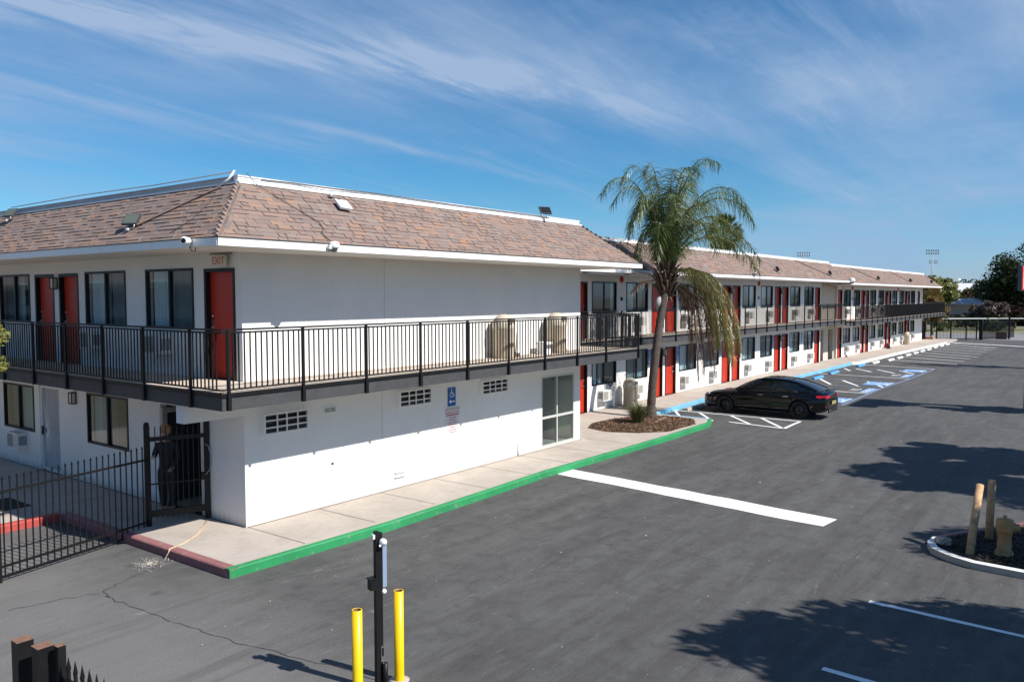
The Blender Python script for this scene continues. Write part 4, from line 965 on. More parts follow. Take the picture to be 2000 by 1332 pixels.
# ---- accessible parking signs on the wall
def wall_sign(x, z, wd, ht, y, label, arrow=False, second=False, group='blue accessible parking signs on the wall'):
    t = thing('accessible_sign', label, 'sign', (x, y, z), 0, group)
    m = MB(); m.box(-wd / 2, -0.012, 0, wd / 2, -0.002, ht); m.build('sign_plate', M_blue, t)
    m = MB(); Mw = Matrix.Translation((-wd * 0.42, -0.016, ht * (0.42 if arrow else 0.36))) @ Matrix.Rotation(PI / 2, 4, 'X'); isa_symbol(m, Mw, wd * 0.86, 0, 0)
    if arrow:
        z0 = ht * 0.24; m.box(-wd * 0.18, -0.018, z0 - 0.014, wd * 0.38, -0.014, z0 + 0.014); m.face([(-wd * 0.40, -0.017, z0), (-wd * 0.12, -0.017, z0 - 0.05), (-wd * 0.12, -0.017, z0 + 0.05)])
    else:
        m.box(-wd * 0.36, -0.018, ht * 0.14, wd * 0.36, -0.014, ht * 0.18); m.box(-wd * 0.36, -0.018, ht * 0.24, wd * 0.30, -0.014, ht * 0.27)
    m.build('pictogram', M_whitep, t)
    if second:
        m = MB(); m.box(-wd / 2, -0.012, -0.26, wd / 2, -0.002, -0.03); m.build('lower_plate', M_blue, t)
        m = MB(); m.box(-wd * 0.34, -0.016, -0.10, wd * 0.34, -0.012, -0.07); m.box(-wd * 0.30, -0.016, -0.16, wd * 0.30, -0.012, -0.13); m.box(-wd * 0.34, -0.016, -0.22, wd * 0.34, -0.012, -0.19); m.build('lower_lettering', M_whitep, t)
    return t
wall_sign(5.90, 1.83, 0.29, 0.46, 0, 'blue wheelchair sign with a left arrow on the long blank wall', True)
tw = thing('parking_notice', 'white parking notice with red lettering under the blue wheelchair sign', 'sign', (5.925, 0, 1.12))
m = MB(); m.box(-0.245, -0.010, 0, 0.245, -0.002, 0.70); m.build('sign_plate', mat('notice_white', (0.70, 0.69, 0.68), 0.5), tw)
m = MB(); Rx = Matrix.Rotation(PI / 2, 4, 'X')
add_text(m, 'AUTHORIZED', 0.085, Matrix.Translation((0, -0.013, 0.63)) @ Rx); add_text(m, 'PARKING ONLY', 0.075, Matrix.Translation((0, -0.013, 0.545)) @ Rx)
m.box(-0.235, -0.014, 0.475, 0.235, -0.011, 0.50)
for k, (a, b) in enumerate(((-.12, .14), (-.13, .11), (-.15, .17), (-.17, .16), (-.12, .13), (-.15, .15), (-.1, .12))):
    z = 0.425 - k * 0.06; x = a
    while x < b: l = random.uniform(0.02, 0.05); m.box(x, -0.013, z - 0.012, min(b, x + l), -0.0105, z + 0.008); x += l + 0.012
m.build('lettering', mat('notice_red', (0.40, 0.04, 0.05), 0.5), tw)
for x, lb, sec in ((21.83, 'blue wheelchair sign left of the palm trunk beside a ground floor window', True), (24.56, 'blue wheelchair sign beside the red door right of the palm trunk', True), (26.95, 'blue wheelchair sign between two windows behind the hanging fronds', False), (29.34, 'blue wheelchair sign left of the second pair of ground floor doors', True),
        (32.08, 'blue wheelchair sign right of the second pair of ground floor doors', True), (36.86, 'blue wheelchair sign left of the third pair of ground floor doors', True), (42.0, 'blue wheelchair sign between the last two windows of the middle wing', True), (44.4, 'blue wheelchair sign beside the last red door of the middle wing', True)):
    wall_sign(x, 1.86, 0.27, 0.38, YB, lb, False, sec)

# ---- floodlights, cameras and cables on the roof
def make_flood(tilt):
    t = thing('floodlight', '', 'floodlight')
    m = MB(); m.box(-0.17, -0.02, 0.06, 0.17, 0.02, 0.32, 0, Matrix.Rotation(tilt, 4, 'X'));
    for k in range(7): m.box(-0.15 + k * 0.045, 0.02, 0.08, -0.14 + k * 0.045, 0.05, 0.30, 0, Matrix.Rotation(tilt, 4, 'X'))
    m.build('housing', mat('flood_dark', (0.05, 0.055, 0.06), 0.4), t)
    m = MB(); m.box(-0.15, -0.026, 0.08, 0.15, -0.021, 0.30, 0, Matrix.Rotation(tilt, 4, 'X')); m.build('lens', mat('flood_lens', (0.12, 0.14, 0.11), 0.12), t)
    m = MB(); m.tube([(0.16, 0, 0.04), (0.14, 0, -0.02), (0.0, 0, -0.05), (-0.06, 0, -0.05)], 0.014, 8); m.lathe([(0.001, -0.09), (0.05, -0.09), (0.055, -0.05), (0.04, -0.02), (0.001, -0.02)], 12); m.build('bracket', M_conduit, t)
    return t
def slope_z(y, y0=0, dz=0): return RID + dz - (y0 - y) / EX * RZs
fl = make_flood(R(-38)); fl.location = (-1.02, 2.15, slope_z(-1.02) + 0.10); fl.rotation_euler = (0, 0, R(-68)); fl['group'] = 'roof floodlights'
fl['label'] = 'dark floodlight low on the left roof slope, lens facing out'
fl2 = copy_tree(fl, None, (-0.35, 9.35, slope_z(-0.35) + 0.16), R(-75), 'floodlight at the far left edge of the roof, high on the slope')
fl3 = make_flood(R(40)); fl3.location = (9.85, -0.12, RID + 0.16); fl3.rotation_euler = (0, 0, R(150)); tag(fl3, 'floodlight standing on the white parapet near the right end of the near roof', 'floodlight', 'roof floodlights')
fl4 = thing('floodlight', 'white faced floodlight lying on the shingles just below the parapet', 'floodlight', (2.15, -0.30, slope_z(-0.30) + 0.05), 0, 'roof floodlights')
m = MB(); Ms = Matrix.Rotation(math.atan2(RZs, EX), 4, 'X') @ Matrix.Rotation(R(-6), 4, 'Z'); m.box(-0.15, -0.26, 0.03, 0.15, 0.02, 0.075, 0, Ms); m.build('housing', M_trim, fl4)
m = MB(); m.tube([(0, 0.02, 0.03), (-0.06, 0.14, 0.06), (-0.1, 0.2, 0.1)], 0.016, 8); m.lathe([(0.001, 0.12), (0.05, 0.12), (0.055, 0.17), (0.03, 0.2)], 12, 0, (-0.1, 0.16, 0)); m.build('bracket', M_conduit, fl4)
m = MB(); m.box(-0.04, 0.02, 0.02, 0.03, 0.10, 0.06, 0, Ms); m.build('junction_box', M_black, fl4)
fb_ = make_flood(R(-30))
spots = ((18.9, 'floodlight on the middle roof beside the palm crown'), (34.3, 'small floodlight low on the middle roof right of the palm'), (43.9, 'small floodlight low on the middle roof near its right end'), (56.3, 'small floodlight on the far roof, nearest of three'), (67.6, 'small floodlight on the far roof, middle of three'), (77.0, 'small floodlight on the far roof, at its far end'))
for i, (x, lb) in enumerate(spots):
    dz = 0 if x < 47 else DC; yy = YB - 0.1 - EX * 0.82; o = fb_ if i == 0 else copy_tree(fb_)
    o.location = (x, yy, slope_z(yy, YB - .1, dz) + 0.10); o.rotation_euler = (0, 0, R(35)); o['label'] = lb; o['group'] = 'roof floodlights'
def cable(pts, r, m, label, name='roof_cable'):
    c = MB(); c.tube(pts, r, 6); return tag(c.build(name, m), label, 'cable', 'cables over the roof')
M_cab = mat('cable_brown', (0.06, 0.04, 0.035), 0.7)
def on_left(x, y, h=0.035): return (x, y, slope_z(x) + h)
def on_front(x, y, y0=0, dz=0, h=0.035): return (x, y, slope_z(y, y0, dz) + h)
cable([on_left(-0.95, 2.0), on_left(-0.75, 1.65), on_left(-0.45, 1.1), on_left(-0.2, 0.65), on_left(-0.12, 0.45)], 0.014, M_cab, 'dark cable from the left floodlight up to the corner parapet')
cable([(-0.14, 0.50, RID - .05), (-0.02, 0.30, RID + 0.10), (0.06, 0.22, RID + 0.26)], 0.022, M_trim, 'short white conduit bent over the corner parapet', 'conduit')
cable([on_left(-1.2, 0.35), on_left(-0.9, 0.15), on_left(-0.5, 0.2), on_left(-0.3, 0.35)], 0.006, M_cab, 'thin wire running from the corner camera up the hip')
cable([(0.15, -0.02, RID + .2), (0.32, -0.08, RID + 0.0), on_front(0.75, -0.45), on_front(1.15, -0.85), on_front(1.13, -1.0), on_front(0.98, -1.12), on_front(1.05, -1.3)], 0.007, M_cab, 'thin dark wire looping down the near roof slope to the dome camera')
cable([(0.5, 0.03, RID + .12), (1.2, 0.02, RID + 0.14), (2.0, 0.0, RID + 0.13), (3.5, 0.02, RID + 0.15), (6, 0.02, RID + 0.13), (9.8, 0.02, RID + 0.14)], 0.009, M_cab, 'long dark cable along the white parapet of the near wing')
cable([(0.05, 0.2, RID + 0.24), (0.03, 3.0, RID + 0.21), (0.03, 6.0, RID + 0.24), (0.03, 10, RID + 0.21)], 0.012, M_conduit, 'cable along the shaded left parapet')
for x0, x1, lb in ((16.2, 18.9, 'cable crossing the middle roof beside the palm'), (40.0, 43.8, 'cable crossing the middle roof near its right end'), (52.2, 56.2, 'cable crossing the start of the far roof'), (64.2, 67.5, 'cable crossing the middle of the far roof')):
    dz = 0 if x0 < 47 else DC; y0 = YB - .1
    cable([on_front(x0, y0 - .03, y0, dz), on_front((x0 + x1) / 2, y0 - EX * .42, y0, dz), on_front(x1, y0 - EX * .82, y0, dz)], 0.022, M_cab, lb)
# dome and bullet cameras on the eave
def bullet(loc, rz, label):
    t = thing('security_camera', label, 'camera', loc, rz, 'security cameras on the eave')
    m = MB(); m.lathe([(0.001, -0.13), (0.05, -0.13), (0.065, -0.11), (0.062, 0.03), (0.045, 0.10), (0.001, 0.11)], 18, 0, (0, 0, 0), 'y'); m.tube([(0, 0.02, -0.02), (0, 0.08, -0.10), (0, 0.16, -0.12)], 0.018, 8); m.build('camera_body', M_whitep, t)
    m = MB(); m.lathe([(0.001, -0.135), (0.042, -0.135), (0.042, -0.13)], 16, 0, (0, 0, 0), 'y'); m.build('lens', M_black, t)
    m = MB(); m.tube([(0.0, 0.06, -0.05), (0.05, 0.05, -0.16), (0.1, 0.08, -0.17), (0.11, 0.12, -0.04)], 0.007, 6); m.build('cable', M_black, t)
bullet((-1.46, -0.62, 5.46), R(-55), 'white bullet camera on the shaded side of the roof corner')
bullet((29.9, 1.42, 5.58), R(-30), 'white camera on the eave of the middle wing')
def dome(loc, label, s=1.0):
    t = thing('security_camera', label, 'camera', loc, 0, 'security cameras on the eave')
    m = MB(); m.lathe([(0.001, 0.10), (0.06, 0.09), (0.085, 0.05), (0.09, 0.0), (0.075, -0.02), (0.001, -0.02)], 18); m.box(-0.12, -0.03, -0.03, -0.06, 0.03, 0.03); m.build('camera_body', M_whitep, t)
    m = MB(); m.sphere((0, -0.0, -0.03), 0.055, 8); m.build('lens', mat('lens_grey', (0.15, 0.15, 0.15), 0.15), t); t.scale = (s, s, s)
dome((1.02, -1.43, 5.44), 'white dome camera on the sunlit eave above the long blank wall', 1.15)
dome((47.3, 1.35, 5.46), 'white dome camera cluster where the middle and far eaves meet', 2.2)
# conduit run under the eave at the start of the middle wing
c = MB(); c.tube([(12.0, 1.62, 5.33), (16.4, 1.62, 5.33)], 0.022, 8); c.tube([(16.4, 1.62, 5.33), (21.5, 1.62, 5.33)], 0.018, 8); c.box(14.6, 1.56, 5.28, 14.85, 1.68, 5.38); c.box(17.4, 1.56, 5.28, 17.7, 1.68, 5.38)
tag(c.build('conduit', M_conduit), 'white conduit with junction boxes under the eave where near and middle wings meet', 'conduit', 'cables over the roof')

# ---- domed litter bins
def make_bin(name_label, loc, group, hgt=1.12):
    t = thing('litter_bin', name_label, 'litter bin', loc, 0, group)
    m = MB(); m.lathe([(0.001, 0.0), (0.27, 0.0), (0.285, 0.04), (0.28, 0.74), (0.30, 0.77), (0.295, 0.80)], 28); m.build('barrel', M_tan, t)
    m = MB(); m.lathe([(0.30, 0.78), (0.30, 0.84), (0.27, 0.98), (0.19, 1.08), (0.09, 1.125), (0.001, 1.13)], 28); m.build('dome_lid', mat('tan_lid', (0.56, 0.49, 0.38), 0.5), t)
    m = MB(); m.box(-0.11, -0.285, 0.86, 0.11, -0.22, 1.00); m.build('flap', mat('flap_brown', (0.16, 0.12, 0.08), 0.6), t)
    return t
make_bin('tan dome topped bin on the balcony, left of the two', (7.55, -0.36, FZ), 'tan domed litter bins')
make_bin('tan dome topped bin on the balcony, right of the two beside a small white box', (9.98, -0.36, FZ), 'tan domed litter bins')
make_bin('tan dome topped bin on the ground floor pavement left of the palm', (19.35, 2.42, 0.15), 'tan domed litter bins')
make_bin('tan bin by the far end doors of the far wing', (70.1, 2.5, 0.15), 'tan domed litter bins')
def wall_sconce_shade(): pass
# timber brace objects leaning by the bins
for x, lb in ((8.35, 'brown handled broom leaning on the wall right of the left balcony bin'), (10.6, 'brown handled broom leaning on the wall right of the right balcony bin')):
    t = thing('broom', lb, 'broom', (x, -0.3, FZ), 0, 'brooms on the balcony')
    m = MB(); m.tube([(-0.35, -0.1, 0.06), (0.12, 0.2, 0.62)], 0.016, 8); m.build('handle', mat('broom_wood', (0.22, 0.15, 0.10), 0.7), t)
    m = MB(); m.box(-0.5, -0.16, 0.0, -0.24, -0.06, 0.10); m.build('bristles', mat('bristle', (0.12, 0.09, 0.07), 0.9), t)
wb = MB(); wb.box(-0.16, -0.14, 0, 0.16, 0.14, 0.30); wb.box(-0.17, -0.15, 0.27, 0.17, 0.15, 0.33)
tag(wb.build('storage_box', M_whitep, None, (9.4, -0.35, FZ)), 'small white lidded box on the balcony floor beside the right bin', 'box')
# ice bucket / plant hanging from the ground floor window
t = thing('wall_lamp_bracket', 'black metal bracket hanging over the air conditioner below the first ground floor window', 'bracket', (18.3, YB - 0.18, 0.98))
m = MB()
for a in range(0, 360, 30): m.tube([(0, 0, 0), (0.13 * math.cos(R(a)), 0.08 * math.sin(R(a)), 0.16), (0.2 * math.cos(R(a)), 0.1 * math.sin(R(a)), 0.10)], 0.008, 5)
m.build('stems', M_black, t)
# red bucket and extinguisher like boxes by the far wing
t = thing('fire_bucket', 'dark red can standing by a far wing door', 'bucket', (63.0, 2.45, 0.15))
m = MB(); m.lathe([(0.001, 0), (0.14, 0), (0.15, 0.42), (0.13, 0.44), (0.001, 0.44)], 18); m.build('can', mat('dark_red', (0.10, 0.03, 0.03)), t); m = MB(); m.lathe([(0.26, 0.0), (0.28, 0.02), (0.001, 0.03)], 18); m.build('base', M_black, t)
t = thing('shoe_brush', 'small dark boot scraper by the start of the far wing', 'boot scraper', (51.4, 2.7, 0.15)); m = MB(); m.box(-0.12, -0.1, 0, 0.12, 0.1, 0.04); m.box(-.1, -.02, .04, .1, .02, .16); m.build('scraper', M_black, t)

# =================================================================== IRON FENCE AND GATE AT THE CORNER
FX0, FX1, FYa, FYb = -3.92, -1.06, 0.92, 1.56
fence = thing('iron_fence', 'black iron picket fence with finials left of the pedestrian gate', 'fence', (FX0, FYa, 0))
dF = Vector((FX1 - FX0, FYb - FYa, 0)); LF = dF.length; dF.normalize()
fz = math.atan2(dF.y, dF.x)
m = MB(); n = 24
for i in range(1, n):
    x = LF * i / n; hh = 1.62 + 0.02 * i / n
    m.box(x - .009, -.009, 0.06, x + .009, .009, hh)
    m.lathe([(0.009, hh), (0.022, hh + .02), (0.001, hh + 0.075)], 6, 0, (x, 0, 0))
m.box(0, -.018, 1.42, LF, .018, 1.455); m.box(0, -.018, 0.22, LF, .018, 0.255); m.box(0, -.014, 0.05, LF, .014, 0.075)
o = m.build('picket_panel', M_black, fence); o.rotation_euler = (0, 0, fz)
for x, h, wd in ((-0.0, 1.75, 0.09), (LF - 0.0, 1.85, 0.07)):
    m = MB(); m.box(-wd / 2, -wd / 2, 0, wd / 2, wd / 2, h); m.box(-wd / 2 - .008, -wd / 2 - .008, h, wd / 2 + .008, wd / 2 + .008, h + .02)
    o = m.build('fence_post', M_black, fence, (dF.x * x, dF.y * x, 0)); o.rotation_euler = (0, 0, fz)
# second panel further left / going away behind the left post, out of the frame
m = MB()
for i in range(1, 16): m.box(-0.12 * i - .009, -.009, 0.06, -0.12 * i + .009, .009, 1.62)
m.box(-1.9, -.018, 1.42, 0, .018, 1.455); m.box(-1.9, -.018, 0.22, 0, .018, 0.255)
o = m.build('picket_panel', M_black, fence); o.rotation_euler = (0, 0, fz)
gate = thing('pedestrian_gate', 'black iron pedestrian gate with solid lower strip, between two posts against the white wall', 'gate', (-1.05, 1.60, 0.15), R(-22.5))
GW = 1.10
m = MB(); m.box(-0.05, -0.05, 0, 0.05, 0.05, 1.93); m.lathe([(0.04, 1.93), (0.055, 1.95), (0.03, 1.99), (0.001, 2.0)], 10); m.build('gate_post', M_black, gate)
m = MB(); m.box(-0.045, -0.045, 0, 0.045, 0.045, 2.02); m.build('gate_post', M_black, gate, (GW - .02, 0, 0))
m = MB()
for i in range(1, 10): x = 0.05 + (GW - 0.12) * i / 10; m.box(x - .009, -.009, 0.12, x + .009, .009, 1.9)
m.box(0.05, -.025, 1.62, GW - .065, .025, 1.70); m.box(0.05, -.018, 0.78, GW - .065, .018, 0.805); m.box(0.05, -.025, 0.16, GW - .065, .025, 0.28)
gl_ = m.build('gate_leaf', M_black, gate)
m = MB(); m.box(GW - .13, -.05, .80, GW - .04, .03, .93); m.build('gate_lock', M_black, gate)
m = MB(); m.tube([(GW - .06, -.06, 1.5), (GW + .0, -.08, 1.45), (GW + .05, -.08, 1.2), (GW + .02, -.08, .98), (GW - .06, -.07, .88)], 0.008, 6); m.build('gate_cable', M_conduit, gate)

# near driveway gate, bottom-left corner of the picture
ng = thing('driveway_gate', 'rust topped black steel gate posts and spiked gate at the bottom left', 'gate', (-6.0, -5.6, 0))
def npost(x, y, wd, h):
    m = MB(); m.box(x - wd / 2, y - wd / 2, -0.0, x + wd / 2, y + wd / 2, h); m.face([(x - wd / 2 - .004, y - wd / 2 - .004, h + .002), (x + wd / 2 + .004, y - wd / 2 - .004, h + .002), (x + wd / 2 + .004, y + wd / 2 + .004, h + .002), (x - wd / 2 - .004, y + wd / 2 + .004, h + .002)], 1)
    m.build('gate_post', [M_black, mat('rusty_cap', (0.20, 0.11, 0.07), 0.7, var=0.3, vscale=20)], ng)
npost(-0.60, -1.22, 0.11, 2.02); npost(-0.565, -1.475, 0.11, 2.03); npost(-0.51, -1.62, 0.055, 2.05)
m = MB()
px, py, ddx, ddy = -0.51, -1.74, -0.002, -0.106
for i in range(12):
    x = px + ddx * i; y = py + ddy * i
    m.box(x - .01, y - .01, 0.1, x + .01, y + .01, 1.89); m.lathe([(0.013, 1.89), (0.018, 1.91), (0.001, 2.0)], 6, 0, (x, y, 0))
m.bar((-.5, -1.6, 1.80), (px + ddx * 12, py + ddy * 12, 1.80), .03, .04); m.bar((-.5, -1.6, 0.3), (px + ddx * 12, py + ddy * 12, 0.3), .03, .04)
m.build('spiked_panel', M_black, ng)

# access post with camera, reader and bollards
ap = thing('access_post', 'tall black steel access post with white camera and grey panel between the yellow bollards', 'gate post', (-2.72, -6.48, 0), R(-14))
m = MB(); m.box(-0.045, -0.03, 0, 0.0, 0.03, 1.86); m.box(0.0, -0.025, 0, 0.042, 0.025, 1.84); m.build('post', M_black, ap)
m = MB(); m.box(0.047, -0.02, 1.2, 0.10, 0.10, 1.72); m.build('panel', mat('bluegrey_panel', (0.22, 0.30, 0.40), 0.35), ap)
m = MB(); m.box(-0.12, -0.05, 1.20, -0.05, 0.04, 1.33); m.box(-0.135, -0.06, 1.325, -0.045, 0.05, 1.335); m.build('card_reader', M_black, ap)
m = MB(); m.sphere((0.025, -0.07, 1.74), 0.045, 8); m.lathe([(0.001, -0.12), (0.03, -0.12), (0.035, -0.05), (0.001, -0.03)], 12, 0, (0.02, -0.0, 1.75), 'y'); m.tube([(0.02, -.05, 1.75), (-.02, -.08, 1.70), (-.03, -.1, 1.72)], .012, 6); m.box(-0.075, -0.02, 1.78, -0.048, 0.02, 1.83); m.build('camera', M_whitep, ap)
m = MB(); m.box(0.008, -0.034, 0.50, 0.05, -0.026, 0.52); m.box(0.008, -0.034, 0.38, 0.05, -0.026, 0.40); m.box(0.008, -0.034, 0.4, 0.016, -0.026, 0.5); m.box(0.042, -0.034, 0.4, 0.05, -0.026, 0.5); m.box(.01, -.033, .34, .045, -.026, .38); m.build('latch_plate', M_chrome, ap)
m = MB(); m.tube([(0.045, -.06, 0.05), (0.045, -.06, .33)], .03, 10); m.build('gate_roller', M_black, ap)
m = MB(); m.sphere((0.06, -0.02, 1.15), 0.03, 8); m.build('lamp', M_whitep, ap)
def bollard(loc, h, label):
    t = thing('bollard', label, 'bollard', loc, 0, 'yellow steel bollards by the access post')
    m = MB(); m.lathe([(0.057, 0), (0.057, h), (0.047, h), (0.047, h - 0.25), (0.001, h - 0.25)], 28); m.build('steel_tube', [M_yel], t)
    m = MB(); m.lathe([(0.0465, h - 0.24), (0.0465, h - 0.002)], 28); m.build('rusty_inside', MATS['rusty_cap'], t)
    m = MB(); m.lathe([(0.058, 0), (0.12, 0.003), (0.12, 0.012), (0.058, 0.016)], 20); m.build('footing', M_conc, t)
bollard((-3.14, -6.58, 0), 1.10, 'yellow hollow bollard left of the black access post, the lower one in the picture')
bollard((-2.42, -6.50, 0), 1.085, 'yellow hollow bollard right of the black access post, the higher one in the picture')

# =================================================================== RIGHT-HAND PLANTING ISLAND
isl = [(6.15, -13.5), (6.05, -12.0), (6.1, -11.3), (6.3, -10.9), (6.58, -10.6), (6.97, -10.47), (7.35, -10.5), (7.75, -10.7), (8.4, -11.07), (9.05, -11.46), (9.6, -11.85), (10.4, -12.5), (11.2, -13.5)]
kr = MB(); Pk = [Vector(p) for p in isl]; inn = []
for i, p in enumerate(Pk):
    d = (Pk[min(i + 1, len(Pk) - 1)] - Pk[max(i - 1, 0)]).normalized(); inn.append(p + Vector((d.y, -d.x)) * 0.12)
for i in range(len(Pk) - 1):
    a, b, c, d = Pk[i], Pk[i + 1], inn[i + 1], inn[i]; mi = 0 if i < 6 else 1
    kr.face([(a.x, a.y, -0.01), (b.x, b.y, -0.01), (b.x, b.y, .11), (a.x, a.y, .11)], mi + 2 if mi == 0 else mi); kr.face([(a.x, a.y, .11), (b.x, b.y, .11), (c.x, c.y, .12), (d.x, d.y, .12)], mi); kr.face([(d.x, d.y, .12), (c.x, c.y, .12), (c.x, c.y, 0.0), (d.x, d.y, 0.0)], mi)
struct(kr.build('island_kerb', [M_kw, M_kr, M_conc]))
soil = [tuple(p) for p in inn]
g = MB(); g.prism(soil, 0.0, 0.075); struct(g.build('island_soil', mat('dark_soil', (0.022, 0.017, 0.014), 0.95, var=0.4, vscale=8, bump=1.0, bscale=14)))
chips([p for p in soil], 2600, 0.075, 0.025, 0.09, leaf_mat('dark_mulch', (0.010, 0.008, 0.007), (0.035, 0.022, 0.016), (0.10, 0.06, 0.035), 0.0), 'dark_mulch', 'dark bark mulch in the right-hand planting island')
def stake(loc, h, lean, label):
    t = thing('tree_stake', label, 'stake', loc, 0, 'wooden tree stakes in the island')
    top = Vector((lean[0], lean[1], h)); m = MB(); m.tube([(0, 0, -0.1), tuple(top * 0.5), tuple(top)], [0.068, 0.066, 0.064], 16); m.build('pole', M_wood, t)
    m = MB(); c = top * 0.55; m.lathe([(0.001, -0.071), (0.012, -0.071), (0.012, -0.06)], 8, 0, tuple(c), 'y'); m.build('bolt_hole', M_black, t)
stake((6.62, -11.18, 0.07), 1.06, (0.88, -0.03), 'round wooden tree stake leaning to the right, nearer of the two')
stake((7.85, -11.33, 0.07), 1.10, (0.08, -0.02), 'round upright wooden tree stake behind the leaning one')
hy = thing('fire_hydrant', 'squat tan painted fire hydrant in the dark mulch', 'hydrant', (7.0, -11.66, 0.07), R(20)); hy.scale = (1.12, 1.12, 1.12)
M_hy = mat('hydrant_tan', (0.38, 0.205, 0.08), 0.6, var=0.2, vscale=10)
m = MB(); m.lathe([(0.13, 0), (0.13, 0.05), (0.10, 0.055), (0.095, 0.30), (0.11, 0.36), (0.125, 0.42), (0.125, 0.52), (0.115, 0.56), (0.06, 0.575), (0.001, 0.58)], 26); m.build('barrel', M_hy, hy)
m = MB(); m.lathe([(0.001, -0.20), (0.06, -0.20), (0.065, -0.15), (0.075, -0.14), (0.075, 0.0)], 16, 0, (0, 0, 0.44), 'y'); m.build('outlet', M_hy, hy)
m = MB(); m.lathe([(0.001, -0.21), (0.045, -0.21), (0.05, -0.16), (0.055, -0.10), (0.055, 0)], 14, 0, (0, 0, 0.43), 'x'); m.build('outlet', M_hy, hy)
m = MB()
for k in range(8): a_ = k * PI / 4; m.lathe([(.012, .05), (.012, .075), (.001, .075)], 6, 0, (.115 * math.cos(a_), .115 * math.sin(a_), 0))
m.build('flange_bolts', M_hy, hy)
m = MB(); m.lathe([(0.028, 0.57), (0.028, 0.62), (0.001, 0.62)], 6); m.build('valve_nut', M_hy, hy)
rk = MB(); 
bm = bmesh.new(); bmesh.ops.create_icosphere(bm, subdivisions=3, radius=0.14)
for v in bm.verts: v.co *= 1 + random.uniform(-0.14, 0.14); v.co.z *= 0.6
me = bpy.data.meshes.new('rock'); bm.to_mesh(me); bm.free(); me.materials.append(mat('rock_grey', (0.32, 0.28, 0.23), 0.9, var=0.3, vscale=9, bump=.5))
o = bpy.data.objects.new('rock', me); COL.objects.link(o); o.location = (7.02, -10.72, 0.14); tag(o, 'small pale stone on the tip of the planting island', 'rock')

# =================================================================== WHEEL STOPS
def stop_mesh(m):
    mb = MB(); prof = [(-0.09, 0), (0.09, 0), (0.06, 0.11), (-0.06, 0.11)]; L = 0.82
    a = [(x, -0) for x in ()]
    for s in (0,):
        i = len(mb.v)
        for x in (-L, -L + 0.03, L - 0.03, L):
            k = 0.85 if abs(x) == L else 1.0
            mb.v += [(x, p[0] * k, p[1] * k) for p in prof]
        for r_ in range(3):
            for j in range(4):
                q = (j + 1) % 4; mb.f.append((i + r_ * 4 + j, i + r_ * 4 + q, i + (r_ + 1) * 4 + q, i + (r_ + 1) * 4 + j)); mb.m.append(0); mb.sm.append(False)
        mb.f.append((i + 3, i + 2, i + 1, i)); mb.m.append(0); mb.sm.append(False); mb.f.append((i + 12, i + 13, i + 14, i + 15)); mb.m.append(0); mb.sm.append(False)
    return mb.mesh('wheel_stop', m)
sw = stop_mesh(M_kw); sbl = stop_mesh(kerb_mat('blue_stop_paint', (0.08, 0.32, 0.66), wear=0.68)); sgy = stop_mesh(M_conc)
stops = [(36.4, 0.2, sbl, 'blue'), (40.0, 0.35, sbl, 'blue'), (46.0, 0.35, sbl, 'blue'), (48.9, 0.15, sw, 'white'), (51.9, -0.15, sw, 'white'), (54.4, -0.2, sw, 'white'), (57.7, -0.1, sw, 'white'), (60.4, -0.1, sw, 'white'), (63.0, -0.1, sw, 'white'), (65.7, -0.1, sw, 'white'), (69.0, -0.03, sw, 'white'), (71.7, -0.06, sw, 'white'), (74.4, -0.1, sw, 'white')]
nb = nw = 0
for x, y, me, c in stops:
    o = bpy.data.objects.new('wheel_stop', me); COL.objects.link(o); o.location = (x, y, 0.0)
    k = nb if c == 'blue' else nw
    if c == 'blue': nb += 1
    else: nw += 1
    tag(o, '%s painted concrete wheel stop, %s of its colour counting away from the car' % (c, ORD[k]), 'wheel stop', 'wheel stops along the kerb')
o = bpy.data.objects.new('wheel_stop', sgy); COL.objects.link(o); o.location = (21.3, 0.55, 0.0); tag(o, 'worn grey wheel stop in front of the black car', 'wheel stop', 'wheel stops along the kerb')

